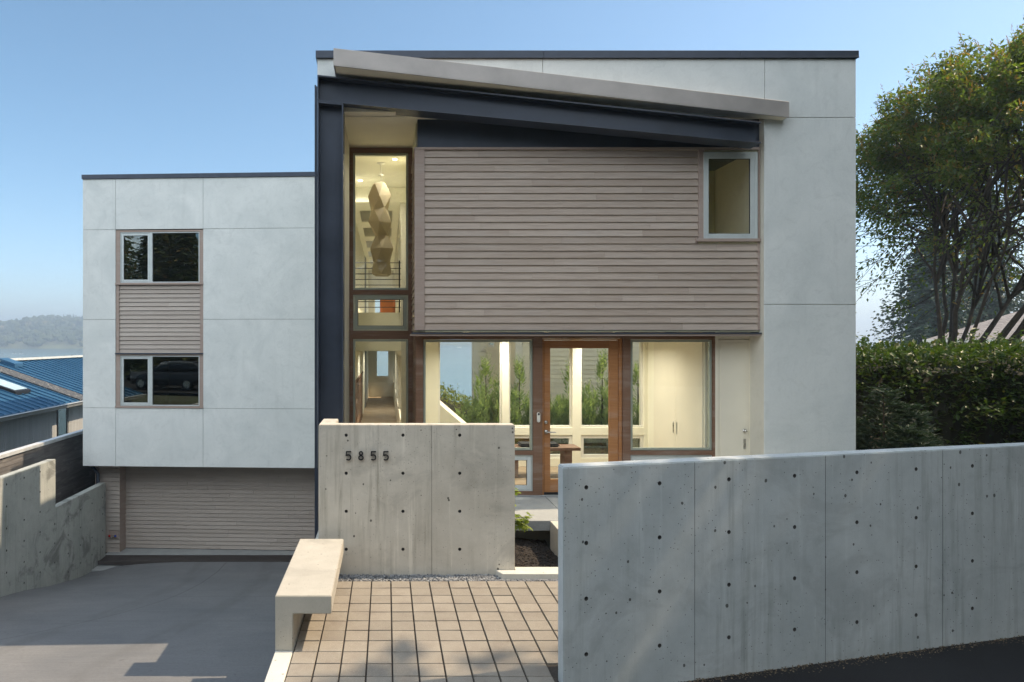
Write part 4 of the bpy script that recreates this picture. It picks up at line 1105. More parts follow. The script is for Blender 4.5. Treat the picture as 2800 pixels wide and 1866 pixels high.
while y < 42:
    m.hexa([(EX, y, EZ), (EX, y + 0.03, EZ), (RX + .01, y + 0.03, RZ), (RX + .01, y, RZ), (EX, y, EZ + 0.045), (EX, y + 0.03, EZ + 0.045), (RX + .01, y + 0.03, RZ + 0.045), (RX + .01, y, RZ + 0.045)])
    y += 0.42
roof = m.build('roof', rm, nb)
def slope_slab(mb, x0, x1, y0, y1, a, b):
    mb.hexa([(x1, y0, rz_(x1) + a), (x1, y1, rz_(x1) + a), (x0, y1, rz_(x0) + a), (x0, y0, rz_(x0) + a), (x1, y0, rz_(x1) + b), (x1, y1, rz_(x1) + b), (x0, y1, rz_(x0) + b), (x0, y0, rz_(x0) + b)])
m = MB(); slope_slab(m, RX, EX + .01, 24.5, 25.35, 0.002, 0.052)
t = NT('valley_debris'); t.set(Base_Color=t.mix(t.ramp(t.noise(t.map((1.5, 6, 1)), 5, 5, 0.75), 0.56, 0.64), (0.05, 0.055, 0.062), (0.42, 0.42, 0.38)), Roughness=0.8)
m.build('valley_strip', t.m, roof)
m = MB(); slope_slab(m, -14.1, -12.05, 22.2, 23.15, 0.0, 0.14); sk = m.build('skylight', M['black'], roof, bevel=0.01)
m = MB(); slope_slab(m, -14.02, -12.13, 22.28, 23.07, 0.1405, 0.15); m.build('pane', plain('skylight_glass', (0.42, 0.55, 0.60), 0.12), sk)
m = MB(); slope_slab(m, -14.8, -14.2, 26.1, 26.7, 0.0, 0.16); m.build('roof_vent', rm, roof, bevel=0.01)
m = MB(); m.prism([(RX - 0.16, RZ + 0.0), (RX + 0.16, RZ + 0.0), (RX + 0.06, RZ + 0.085), (RX - 0.06, RZ + 0.085)], 6, 42, 'y'); m.build('ridge_cap', plain('ridge_metal', (0.38, 0.40, 0.38), 0.5), roof)
m = MB(); m.prism([(EX, EZ - 0.02), (EX + 0.10, EZ - 0.02), (EX + 0.13, EZ - 0.03), (EX + 0.10, EZ - 0.07), (EX + 0.07, EZ - 0.15), (EX - 0.02, EZ - 0.15)], 6, 42, 'y'); m.build('gutter', plain('gutter_paint', (0.34, 0.36, 0.37), 0.5), roof)
m = MB()
for (a, b, z0, z1) in ((6.2, 23.68, -6, EZ - 0.05), (24.4, 41.8, -6, EZ - 0.05), (23.68, 24.4, -6, -0.87)): m.box(-18.4, -11.42, a, b, z0, z1)
yb = 6.25; rs = random.Random(6)
while yb < 41.6:
    wbd = 0.115
    if not (yb + wbd > 23.66 and yb < 24.42): m.box(-11.425, -11.40, yb, yb + wbd - 0.014, -6, EZ - 0.06, rs.random())
    yb += wbd
m.build('wall', siding_wood('grey_board_paint', (0.40, 0.41, 0.405), (0.46, 0.47, 0.465), (0.30, 0.31, 0.305), 0.4), nb)
m = MB(); m.box(-11.42, -11.385, 23.66, 23.72, -0.89, EZ - 0.06); m.box(-11.42, -11.385, 24.36, 24.42, -0.89, EZ - 0.06); m.box(-11.42, -11.384, 23.72, 24.36, -0.89, -0.84); wdw = m.build('window', M['black'], nb)
m = MB(); m.box(-11.41, -11.40, 23.72, 24.36, -0.84, EZ - 0.06); m.build('pane', M['glass_dark'], wdw)

fc = thing('board_fence', (-8.0, 15, -3), 'weathered grey horizontal board fence with a white metal cap behind the stained driveway wall', 'fence')
def FXF(p): return Vector((-8.0 - p.y, p.x, p.z))
m = MB(FXF); lap(m, 6.0, 26.0, -4.6, 0.07, 0.098, 0.0, 0.012, random.Random(77), (1.2, 3.0)); m.box(6.0, 26.0, 0.001, 0.08, -4.6, 0.07)
m.build('board_panel', siding_wood('fence_boards', (0.115, 0.108, 0.105), (0.165, 0.155, 0.15), (0.06, 0.055, 0.052), 0.8), fc)
m = MB(); m.box(-8.12, -7.96, 6.0, 26.0, 0.075, 0.155); m.build('cap', plain('fence_cap', (0.55, 0.56, 0.56), 0.45, 0.1), fc, bevel=0.004)

yh = thing('cream_house', (8, 20, -1), 'cream lap-sided neighbouring house seen through the entrance glazing behind the junipers', 'house')
cs_m = siding_wood('cream_lap_paint', (0.78, 0.73, 0.58), (0.83, 0.78, 0.63), (0.60, 0.54, 0.42), 0.25)
m = MB(); lap(m, 3.72, 10, 1.35, 6.4, 0.122, 19.0, 0.014, random.Random(5), (3, 6)); m.box(3.72, 10, 18.99, 19.2, -2.5, 1.345); m.box(3.72, 10, 19.0, 19.2, 1.345, 6.4)
def YXF(p): return Vector((3.66 - (p.x - 19.0) * 0.03 + p.y, p.x, p.z))
m.xf = YXF; lap(m, 19.0, 27.0, 1.35, 6.4, 0.122, 0.0, 0.014, random.Random(9), (3, 6)); m.box(19.0, 27.0, 0.0, 0.2, -4, 1.345); m.box(19, 27, 0.001, 0.2, 1.345, 6.4); m.xf = None
m.build('wall', cs_m, yh)
m = MB(); m.box(3.60, 3.78, 18.95, 19.02, 1.35, 6.4); m.box(3.60, 3.64, 19.02, 19.12, 1.35, 6.4); m.build('corner_board', M['white'], yh); m = MB(YXF); m.box(26.9, 27.05, -0.03, 0.1, -4, 6.4); m.build('corner_board', M['white'], yh)
m = MB(); m.prism([(3.0, 6.4), (10.3, 6.4), (6.7, 8.2)], 18.5, 27.4, 'y'); m.build('roof', plain('grey_shingle', (0.10, 0.10, 0.105), 0.9, 0, 0.3, 12, 0.5, 30), yh)
m = MB(YXF); bars(m, 22.3, 23.4, 2.30, 3.4, -0.035, 0.0, 0.08); wdw = m.build('window', M['white'], yh); m = MB(YXF); m.box(22.38, 23.32, -0.012, -0.004, 2.38, 3.32); m.build('pane', M['glass_dark'], wdw)
m = MB(); p0 = YXF(Vector((23.9, 0, 2.12))); m.lathe((p0.x - 0.12, p0.y, p0.z), [(0.02, 0.16), (0.035, 0.12), (0.11, 0.0), (0.09, 0.0)], 12); m.tube([(p0.x - 0.12, p0.y, p0.z + 0.16), (p0.x - 0.06, p0.y, p0.z + 0.2), (p0.x, p0.y, p0.z + 0.16)], 0.015, 6); m.build('wall_lamp', M['white'], yh)
m = MB(); m.hexa([(0.95, 13.6, 0.2), (2.25, 12.95, 0.2), (2.35, 13.1, 0.2), (1.05, 13.75, 0.2), (0.95, 13.6, 1.35), (2.25, 12.95, 0.25), (2.35, 13.1, 0.25), (1.05, 13.75, 1.35)])
tag(m.build('stair_parapet', M['white'], bevel=0.006), 'sloping pale parapet of the garden steps, seen through the big entrance window', 'parapet')

rh = thing('hip_roof_house', (36, 41, 0), 'cream house with grey shingle hip roof and white gutter behind the big tree', 'house')
m = MB(); x0, x1, y0, y1, ze, zr = 27.6, 46.0, 35.0, 47.0, 2.58, 5.6
P4 = [(27.6, 35.0), (46.0, 32.0), (50.0, 44.0), (34.6, 43.6)]
m.add([(a, b_, ze) for (a, b_) in P4] + [(40.5, 38.8, zr), (43.5, 38.0, zr)] + [(a, b_, ze - .05) for (a, b_) in P4],
      [(0,1,5,4), (1,2,5), (2,3,4,5), (3,0,4), (6,9,8,7), (0,6,7,1), (1,7,8,2), (2,8,9,3), (3,9,6,0)])
t = NT('shingle_roof')
vx = t.n('ShaderNodeTexBrick', ins={'Vector': t.map((1, 1, 1)), 'Color1': (0.13, 0.125, 0.13, 1), 'Color2': (0.19, 0.18, 0.185, 1), 'Mortar': (0.06, 0.06, 0.06, 1), 'Scale': 1.0, 'Mortar Size': 0.012, 'Brick Width': 0.45, 'Row Height': 0.16})
t.set(Base_Color=t.mix(t.ramp(t.noise(t.tc(), 3, 5), 0.4, 0.7, 0, 0.4), vx.outputs[0], (0.24, 0.225, 0.22)), Roughness=0.9)
rf = m.build('roof', t.m, rh)
def in4(k): return [(38.9 + (a - 38.9) * k, 38.6 + (b_ - 38.6) * k) for (a, b_) in P4]
m = MB(); go = in4(1.012)
for i_ in range(4):
    a, b_ = go[i_], go[(i_ + 1) % 4]; c_, d_ = P4[(i_ + 1) % 4], P4[i_]
    m.prism([a, b_, c_, d_], ze - 0.14, ze + 0.01)
m.build('gutter', M['white'], rf)
m = MB(); m.prism(in4(0.97), ze - 0.35, ze - 0.055); m.build('soffit', M['white'], rh)
m = MB(); m.prism(in4(0.86), -1, ze - 0.352); m.build('wall', M['closet'], rh)
m = MB(); m.tube([(x0 + 1.0, y0 - 0.05, ze - 0.1), (x0 + 1.0, y0 + 0.2, ze - 0.3), (x0 + 1.15, y0 + 0.9, ze - 0.45), (x0 + 1.15, y0 + 0.93, -0.5)], 0.05, 8); m.build('downspout', M['alum'], rh)
m = MB(); m.tube([(38.4, 38.2, 4.3), (38.4, 38.2, 5.3)], 0.09, 10); m.lathe((38.4, 38.2, 4.2), [(0.32, 0), (0.12, 0.28), (0.1, 0.34)], 12); m.build('vent_pipe', M['alum'], rf)
m = MB(); m.hexa([(8.2, 12.0, 0.0), (10.6, 12.2, 0.0), (10.6, 12.4, 0.0), (8.2, 12.2, 0.0), (8.2, 12.0, 0.88), (10.6, 12.2, 0.50), (10.6, 12.4, 0.50), (8.2, 12.2, 0.88)])
tag(m.build('timber_edging', siding_wood('edging_timber', (0.30, 0.22, 0.15), (0.40, 0.31, 0.22), (0.16, 0.11, 0.08)), bevel=0.01), 'sloping light brown timber edging under the hedge, just above the street wall', 'edging')

# ------------------------------------------------------------------ vegetation
def rv(rng, s=1.0):
    while True:
        v = Vector((rng.uniform(-1, 1), rng.uniform(-1, 1), rng.uniform(-1, 1)))
        if 0.05 < v.length < 1: return v * s
def leaf(mb, p, d, L, W, tone, rng, droop=0.0, roll=0.6):
    d = d.normalized()
    s = d.cross(Vector((rng.uniform(-roll, roll), rng.uniform(-roll, roll), 1))).normalized()
    nn = s.cross(d)
    mid = p + d * L * 0.45 + nn * (L * 0.10)
    tip = p + d * L - nn * L * (0.05 + droop)
    mb.add([p, mid + s * W * 0.5 - nn * L * 0.06, tip, mid - s * W * 0.5 - nn * L * 0.06], [(0, 1, 2, 3)], tone)
def bez(a, b, c, n):
    return [a.lerp(b, i / n).lerp(b.lerp(c, i / n), i / n) for i in range(n + 1)]
bark = plain('grey_brown_bark', (0.042, 0.034, 0.026), 0.95, 0, 0.45, 9, 0.9, 40)

# the big multi-stemmed tree on the right
def dome_tree(name, loc, label, group, rx, ry, rz, cz, seed, off, n_stem=13, leaves=150, L=(0.10, 0.19)):
    rng = random.Random(seed)
    root = thing(name, loc, label, 'tree', group)
    base = Vector(loc)
    C = base + Vector((off[0], off[1], cz))
    tr, lf = MB(), MB()
    tips = []
    for i in range(n_stem):
        a = 2 * math.pi * (i + rng.uniform(-.25, .25)) / n_stem
        el = rng.uniform(0.02, 0.72)
        d = Vector((math.cos(a), math.sin(a), 0))
        tgt = C + Vector((d.x * rx * 0.64 * (1 - el * 0.45), d.y * ry * 0.60 * (1 - el * 0.45), rz * (el - 0.36) * 0.66))
        b0 = base + Vector((d.x * 0.55, d.y * 0.4, 0))
        ctrl = b0.lerp(tgt, 0.42) + Vector((d.x * 0.1, d.y * 0.1, 0.55)) + rv(rng, 0.25)
        pth = bez(b0, ctrl, tgt, 9)
        for k in range(1, 9): pth[k] += rv(rng, 0.06)
        r0 = rng.uniform(0.05, 0.105)
        tr.tube([base + Vector((d.x * 0.2, d.y * 0.18, -0.9))] + pth, [r0 * 1.35] + [r0 * (1 - 0.68 * k / 9) for k in range(10)], 8)
        for j in range(8):
            s0 = pth[rng.randint(4, 9)]
            n3 = rv(rng).normalized(); n3.z = abs(n3.z) * 0.9 + rng.uniform(-0.5, 0.6)
            dd = (d * 0.75 + n3).normalized()
            q = C + Vector((dd.x * rx, dd.y * ry, dd.z * rz)) * rng.uniform(0.60, 0.86)
            p2 = bez(s0, s0.lerp(q, 0.5) + Vector((0, 0, 0.35)) + rv(rng, 0.3), q, 7)
            for k in range(1, 7): p2[k] += rv(rng, 0.07)
            tr.tube(p2, [0.045 * (1 - 0.75 * k / 7) for k in range(8)], 6, caps=False)
            for u in range(6):
                s1 = p2[rng.randint(3, 7)]
                d3 = (s1 - C); d3 = Vector((d3.x / rx, d3.y / ry, d3.z / rz)).normalized()
                d3 = (d3 + rv(rng, 0.55)).normalized()
                q3 = C + Vector((d3.x * rx, d3.y * ry, d3.z * rz)) * rng.uniform(0.88, 1.03)
                p3 = bez(s1, s1.lerp(q3, 0.5) + rv(rng, 0.22), q3, 5)
                tr.tube(p3, [0.016 * (1 - 0.7 * k / 5) for k in range(6)], 4, caps=False)
                tips.append((p3, d3))
    for (p3, d3) in tips:
        hgt = (p3[-1].z - C.z) / rz
        dens = int(leaves * (0.115 + 1.35 * max(0.0, min(0.75, hgt + 0.02))))
        for k in range(dens):
            t_ = rng.random() ** 0.6
            i_ = min(4, int(t_ * 5)); p = p3[i_].lerp(p3[i_ + 1], t_ * 5 - i_) + rv(rng, 0.30)
            d = (rv(rng) + d3 * 0.5 + Vector((0, 0, -0.35)))
            ll = rng.uniform(*L)
            leaf(lf, p, d, ll, ll * 0.46, rng.random(), rng, 0.08)
        if hgt > 0.1:                                    # dry flower heads over the crown
            for k in range(3):
                p = p3[-1] + rv(rng, 0.25); dd = (d3 + Vector((0, 0, 0.7)) + rv(rng, 0.3)).normalized()
                for q in range(4): leaf(lf, p + dd * 0.05 * q, dd + rv(rng, 0.6), 0.10, 0.022, 0.97, rng)
    tr.build('trunk', bark, root)
    lf.build('crown', M['tree_leaf'], root)
    return root
M['tree_leaf'] = leaf_mat('broad_leaf', (0.045, 0.080, 0.016), (0.125, 0.155, 0.030), (0.17, 0.105, 0.03), 0.5)
TL = Vector((WX(2640, 20), 20.0, 1.55))
big = dome_tree('broadleaf_tree', tuple(TL), 'large multi-stemmed tree with a domed leafy crown rising over the hedge on the right', None, 6.3, 5.2, 5.6, 4.85, 5, (3.3, 0.3), leaves=330)
for (x, y, s, rz2, lb) in ((10.6, 1.6, 1.2, 15, 'leafy street tree beside the road, casting dappled shade on the terrace'), (15.5, 1.0, 1.25, 60, 'leafy street tree at the road end, behind the one shading the terrace'), (12.0, -3.5, 1.1, 310, 'leafy street tree across the road from the shaded terrace')):
    sh = copy_tree(big); sh.location = (x, y, -0.1); sh.scale = (s, s, s); sh.rotation_euler.z = R(rz2); tag(sh, lb, group='street trees beside the road')

# hedge
def hedge(name, label, x0, x1, y0, y1, z0, ztop, n, matk, seed, L=(0.06, 0.12), wild=0.25):
    rng = random.Random(seed)
    root = thing(name, ((x0 + x1) / 2, (y0 + y1) / 2, z0), label, 'hedge')
    core = MB()
    nxn = int((x1 - x0) / 0.3); rows_ = []
    def top(x): return ztop(x) + 0.16 * noise.noise(Vector((x * 1.7, 3.1, seed))) + 0.1 * noise.noise(Vector((x * 4.3, 7.7, seed)))
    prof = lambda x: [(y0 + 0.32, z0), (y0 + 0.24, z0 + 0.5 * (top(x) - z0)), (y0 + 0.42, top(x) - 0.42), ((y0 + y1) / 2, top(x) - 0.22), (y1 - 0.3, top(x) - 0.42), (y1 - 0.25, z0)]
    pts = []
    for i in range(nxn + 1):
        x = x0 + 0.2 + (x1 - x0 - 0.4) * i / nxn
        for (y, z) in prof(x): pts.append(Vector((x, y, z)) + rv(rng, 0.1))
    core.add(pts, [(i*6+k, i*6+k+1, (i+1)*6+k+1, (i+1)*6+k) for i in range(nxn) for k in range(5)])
    core.build('shade_core', plain('hedge_core_shade', (0.018, 0.020, 0.010), 0.95), root)  # dark core added inside the leaves to block light through the hedge
    lf = MB()
    for k in range(n):
        x = rng.uniform(x0, x1); tp = top(x)
        s = rng.random()
        bul = 0.22 * noise.noise(Vector((x * 1.3, tp * 1.1, s * 3)))
        if s < 0.68:
            z = z0 + (tp - z0) * rng.random() ** 0.85
            y = y0 + 0.16 + bul + 0.45 * noise.noise(Vector((x * 2.0, z * 2.0, seed + 4))) + rng.uniform(-0.12, 0.28)
            out = Vector((0, -1, 0.25))
        else:
            y = rng.uniform(y0 + 0.1, y1 - 0.1); z = tp + rng.uniform(-0.3, 0.02); out = Vector((0, -0.2, 1))
        ll = rng.uniform(*L)
        leaf(lf, Vector((x, y, z)), out * 0.8 + rv(rng), ll, ll * 0.48, rng.random(), rng, 0.05)
    for k in range(int((x1 - x0) * 9 * wild / 0.25)):   # loose shoots over the top
        x = rng.uniform(x0, x1); y = rng.uniform(y0 + 0.2, y1 - 0.2); tp = top(x); h = rng.uniform(0.12, 0.42); ln_ = rv(rng, 0.25)
        for q in range(9):
            p = Vector((x, y, tp - 0.1)) + Vector((ln_.x, ln_.y, 1)) * h * q / 8
            leaf(lf, p, Vector((rng.uniform(-1, 1), rng.uniform(-1, 1), 0.35)), rng.uniform(*L), rng.uniform(*L) * 0.5, rng.random(), rng)
    lf.build('foliage', M[matk], root)
    return root
M['hedge_leaf'] = leaf_mat('laurel_leaf', (0.026, 0.056, 0.012), (0.072, 0.118, 0.024), (0.10, 0.11, 0.03), 0.25, 0.42, 0.35)
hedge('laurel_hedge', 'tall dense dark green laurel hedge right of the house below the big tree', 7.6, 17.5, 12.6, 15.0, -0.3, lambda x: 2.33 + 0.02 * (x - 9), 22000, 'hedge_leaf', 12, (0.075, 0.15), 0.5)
M['lime_leaf'] = leaf_mat('yellow_green_leaf', (0.09, 0.13, 0.025), (0.20, 0.23, 0.05), None, 0.4)
hedge('lime_hedge', 'yellow green hedge falling towards the lake, seen through the big entrance window', 0.75, 2.9, 16.4, 18.4, -2.2, lambda x: 1.42 - 0.42 * (x - 1.2), 4500, 'lime_leaf', 44, (0.05, 0.10))

# needled shrubs: upright sprays
def spray_shrub(name, loc, label, group, h, r, n, matk, seed, up=1.0, droop=0.0, cat='shrub', tl=None, spires=1):
    rng = random.Random(seed)
    root = thing(name, loc, label, cat, group)
    b = Vector(loc); lf, tr = MB(), MB()
    tr.tube([b + Vector((0, 0, -0.1)), b + Vector((0.01, 0, h * 0.45)), b + Vector((0, 0, h * 0.93))], [0.035 * h / 2, 0.02 * h / 2, 0.006], 6)
    sp = [(0.0, 0.0, 1.0, 1.0)] if spires == 1 else [(0.0, 0.0, 1.0, 0.55)] + [(r * rng.uniform(0.35, 0.75) * math.cos(a), r * rng.uniform(0.35, 0.75) * math.sin(a), rng.uniform(0.5, 0.86), rng.uniform(0.38, 0.5)) for a in [6.283 * q / (spires - 1) + rng.uniform(-.4, .4) for q in range(spires - 1)]]
    for k in range(n):
        (ox, oy, hs, rs_) = sp[k % len(sp)]; hh = h * hs; r2 = r * rs_; b2 = b + Vector((ox, oy, 0))
        f = rng.random() ** 0.75; z = hh * (0.05 + 0.90 * f)
        rad = r2 * (1 - f) ** 0.75 * (0.55 + 0.45 * rng.random()) * (0.55 + 0.45 * min(1, f / 0.12)) + 0.02
        a = rng.uniform(0, 6.283)
        o = Vector((math.cos(a), math.sin(a), 0))
        d = (o * (0.75 - 0.55 * up) + Vector((0, 0, up - droop)) + rv(rng, 0.25)).normalized()
        st = b2 + Vector((0, 0, z)) + o * rad * 0.8
        Ls = rng.uniform(0.14, 0.32) * h / 2
        lean = o.cross(Vector((0, 0, 1)))
        for q in range(9):
            p = st + d * Ls * q / 8 - Vector((0, 0, droop * 0.12 * Ls * (q / 8) ** 2))
            sd = lean * (1 if q % 2 else -1) * 0.7 + d * 0.9 + rv(rng, 0.25)
            ln_ = (tl or 0.10) * (1.15 - q / 9) * h / 2 + 0.02
            leaf(lf, p, sd, ln_, ln_ * 0.24, min(1, rng.random() * 0.6 + 0.4 * f), rng, 0.02, 1.6)
    tr.build('stem', bark, root)
    lf.build('foliage', M[matk], root)
    return root
M['juniper'] = leaf_mat('juniper_needles', (0.10, 0.17, 0.085), (0.27, 0.34, 0.19), None, 0.45, 0.6)
j0 = spray_shrub('upright_juniper', (2.13, 14.6, -0.25), 'upright green juniper behind the entrance glass, leftmost of the row', 'junipers in the courtyard bed', 2.28, 0.62, 640, 'juniper', 2, spires=7)
jl = [('upright green juniper behind the entrance glass, against the first window mullion', 2.83, 14.5, 1.0, 80), ('low green juniper seen through the left half of the glazed door', 3.42, 14.7, 0.74, 140),
      ('upright green juniper crossing the mullion behind the glazed door', 3.93, 14.6, 0.95, 200), ('tallest upright juniper, seen in the right half of the glazed door', 4.62, 14.6, 1.06, 260),
      ('upright juniper seen in the left edge of the right-hand entrance window', 5.42, 14.7, 0.95, 310), ('low juniper between the two tallest of the courtyard row', 4.28, 14.9, 0.70, 30),
      ('juniper at the right end of the courtyard row, partly behind the closet wall', 5.95, 14.6, 0.72, 350), ('small juniper left of the tall one in the big entrance window', 1.78, 15.0, 0.62, 10), ('low wide juniper right of the big window, before the door frame', 3.12, 14.9, 0.62, 44), ('low wide juniper behind the right part of the glazed door', 4.95, 14.95, 0.68, 170), ('small juniper in the gap right of the big window mullion', 2.48, 14.9, 0.66, 99)]
for (lb, x, y, s, rz2) in jl:
    c = copy_tree(j0); c.location = (x, y, -0.25); c.scale = (0.85 + 0.15 * s, 0.85 + 0.15 * s, s); c.rotation_euler.z = R(rz2); tag(c, lb)
M['spruce'] = leaf_mat('dark_spruce_needles', (0.012, 0.028, 0.018), (0.035, 0.065, 0.040), None, 0.12, 0.6)
k0 = spray_shrub('dwarf_conifer', (8.45, 11.6, 0.0), 'dark bushy conifer shrub beside the right corner of the house', None, 1.75, 0.95, 1100, 'spruce', 8, 0.35, 0.15, 'shrub', 0.13, 5)
c = copy_tree(k0); c.location = (9.35, 12.0, 0.05); c.scale = (0.8, 0.8, 0.72); c.rotation_euler.z = 2; tag(c, 'smaller dark conifer shrub before the laurel hedge, right of the bushy one')

# conifers: far ones on the right and the belt across the street (the windows mirror it)
def conifer(name, loc, label, group, h, r, n, matk, seed, ls=1.0):
    rng = random.Random(seed)
    root = thing(name, loc, label, 'tree', group); b = Vector(loc)
    tr, lf = MB(), MB()
    tr.tube([b + Vector((0, 0, -1)), b + Vector((0, 0, h * 0.5)), b + Vector((0, 0, h * 0.98))], [0.026 * h, 0.015 * h, 0.002 * h], 7)
    for k in range(n):
        f = 0.06 + 0.92 * (k / n); z = h * f
        a = k * 2.39996 + rng.uniform(-.3, .3); o = Vector((math.cos(a), math.sin(a), 0)); side = Vector((-o.y, o.x, 0))
        Lb = r * (1 - f) ** 0.8 * rng.uniform(0.7, 1.1) + 0.15
        for q in range(9):
            s = (q + rng.random()) / 9
            p = b + Vector((0, 0, z)) + o * Lb * s + Vector((0, 0, Lb * (0.12 * s - 0.34 * s * s)))
            for w_ in (-1, 1):
                ll = (0.15 * h / 4) * ls * rng.uniform(0.6, 1.2) * (1.15 - 0.6 * s)
                leaf(lf, p, o * 0.75 + side * w_ * rng.uniform(0.5, 1.1) + Vector((0, 0, rng.uniform(-0.55, -0.05))), ll, ll * 0.5, rng.random(), rng, 0.12, 2.2)
    tr.build('trunk', bark, root); lf.build('crown', M[matk], root)
    return root
M['fir'] = leaf_mat('fir_needles', (0.030, 0.062, 0.028), (0.11, 0.135, 0.045), (0.22, 0.14, 0.045), 0.25, 0.6)
f0 = conifer('fir_tree', (-9, -14, 3.0), 'tall dark fir across the street behind the viewer', 'firs across the street', 15, 4.4, 330, 'fir', 3)
rs = random.Random(2)
for k, (x, y) in enumerate([(-26, -19), (-20, -17), (-14.5, -17.5), (-4, -12.5), (1, -14), (6, -11.5), (11.5, -12), (17, -9.5), (23, -9), (29, -6), (-32, -20), (-11, -22), (3.5, -19), (14, -17), (-22.5, -23), (-17, -13), (-5.5, -20), (8.5, -17), (20, -14), (-38, -18), (26, -13), (-29, -25), (-1, -24), (-24, -14.5), (-19, -12.5), (-29, -15.5), (-34, -16), (-16, -24)]):
    c = copy_tree(f0); s = rs.uniform(0.85, 1.25); c.location = (x, y, ground_z(x, y) - 0.3); c.scale = (s * 1.0, s * 1.0, s * 0.72); c.rotation_euler.z = rs.uniform(0, 6)
for (x, y, s, lb) in ((14.6, 3.9, 1.68, 'tall fir beside the road end, shading the street wall'), (11.6, 2.6, 1.15, 'fir beside the road end, nearest to the street wall'), (17.6, 4.6, 1.5, 'tallest fir beside the road end, farthest from the house'), (13.0, 0.2, 1.2, 'fir beside the road end, on the street side')):
    c = copy_tree(f0); c.location = (x, y, -0.2); c.scale = (s, s, s); c.rotation_euler.z = x; tag(c, lb, group='firs at the road end')
M['cedar'] = leaf_mat('cedar_needles', (0.014, 0.034, 0.024), (0.035, 0.062, 0.040), None, 0.12, 0.6)
c0 = conifer('cedar_tree', (49.5, 62, -2.0), 'dark bluish conifer behind the hip-roofed house, left of the big tree trunk', 'conifers behind the hip-roofed house', 15, 7.5, 700, 'cedar', 14, 1.05)
c1_ = copy_tree(c0); c1_.location = (58, 66, -2.0); c1_.scale = (1.0, 1.0, 1.3); c1_.rotation_euler.z = 1.3; tag(c1_, 'tall dark conifer seen through the big tree crown, behind the hip-roofed house')

# small maple behind the number wall
mp = thing('maple_shrub', (1.02, 7.85, -0.05), 'bright green small maple whose leaves peep out beside the number wall', 'maple')
rng = random.Random(19); tr, lf = MB(), MB()
b = Vector((1.02, 7.85, -0.1))
def maple_leaf(p, d, s):
    d = d.normalized(); sd = d.cross(Vector((rng.uniform(-.3, .3), rng.uniform(-.4, .4), 1))).normalized(); tn = rng.random()
    for ang in (-100, -58, -26, 0, 26, 58, 100):
        a = R(ang); L = s * (1 - 0.32 * abs(ang) / 60) if abs(ang) < 90 else s * 0.42
        dd = d * math.cos(a) + sd * math.sin(a); ss = d * -math.sin(a) + sd * math.cos(a)
        lf.add([p, p + dd * L * 0.5 + ss * L * 0.15, p + dd * L - Vector((0, 0, 0.12 * L)), p + dd * L * 0.5 - ss * L * 0.15], [(0, 1, 2, 3)], tn)
ends = [((1.50, 7.78, 0.80), 7), ((1.62, 7.72, 0.52), 16), ((1.60, 7.75, 0.40), 20), ((1.46, 7.8, 0.66), 9), ((0.6, 8.0, 1.2), 14), ((1.1, 8.2, 1.25), 16), ((0.8, 7.7, 1.0), 10), ((1.43, 7.9, 1.02), 5)]
for (e, n_) in ends:
    e = Vector(e); s0 = b + Vector((0, 0, rng.uniform(0.25, 0.6)))
    pth = bez(s0, s0.lerp(e, 0.5) + Vector((0, 0, 0.16)), e, 6)
    tr.tube(pth, [0.009 * (1 - 0.7 * k / 6) for k in range(7)], 5)
    for k in range(n_):
        t_ = rng.uniform(0.72, 1.0); i_ = min(5, int(t_ * 6)); p = pth[i_].lerp(pth[i_ + 1], t_ * 6 - i_) + rv(rng, 0.055)
        maple_leaf(p, (e - s0) * Vector((1, 1, 0)).length * 0.6 + rv(rng, 0.8) + Vector((0, -0.1, -0.25)), rng.uniform(0.06, 0.095))
tr.tube([b, b + Vector((0.02, 0, 0.35)), b + Vector((0, 0.02, 0.72))], [0.02, 0.015, 0.01], 7)
tr.build('stem', bark, mp)
lf.build('foliage', leaf_mat('maple_leaf', (0.16, 0.22, 0.035), (0.30, 0.36, 0.06), None, 0.45), mp)

# parked car across the road on the left; only the garage-block windows mirror it
CAR = (-13.4, -2.7, -0.075)
cr = thing('parked_car', CAR, 'dark grey estate car parked along the road across from the driveway', 'car')
def CXF(p):
    a = rw_ang
    return Vector((CAR[0] + p.x * math.cos(a) - p.y * math.sin(a), CAR[1] + p.x * math.sin(a) + p.y * math.cos(a), CAR[2] + p.z))
def loft(rings):
    m = MB(CXF); n = len(rings[0]); pts = [p for r_ in rings for p in r_]
    m.add(pts, [(i*n+k, i*n+(k+1)%n, (i+1)*n+(k+1)%n, (i+1)*n+k) for i in range(len(rings)-1) for k in range(n)], smooth=True)
    m.add(rings[0], [tuple(range(n))]); m.add(rings[-1], [tuple(range(n - 1, -1, -1))])
    return m
def ring(x, zb, zt, w0, w1): return [(x, -w0, zb), (x, -w0 - 0.03, (zb + zt) * 0.5), (x, -w1, zt), (x, w1, zt), (x, w0 + 0.03, (zb + zt) * 0.5), (x, w0, zb)]
loft([ring(-2.3, .42, .80, .70, .66), ring(-2.2, .30, .92, .84, .78), ring(-1.2, .25, .95, .90, .86), ring(1.1, .25, .97, .90, .86), ring(1.2, .25, 1.0, .90, .85), ring(2.25, .30, 1.02, .84, .78), ring(2.35, .42, .95, .76, .70)]).build('body', plain('car_paint', (0.05, 0.052, 0.055), 0.25, 0.5), cr, recalc=True)
loft([ring(-1.15, .94, .96, .82, .80), ring(-0.35, .94, 1.46, .82, .66), ring(0.4, .94, 1.53, .82, .66), ring(1.6, .96, 1.50, .80, .64), ring(2.2, .98, 1.04, .76, .72)]).build('windows', plain('car_glass', (0.015, 0.018, 0.02), 0.06), cr, recalc=True)
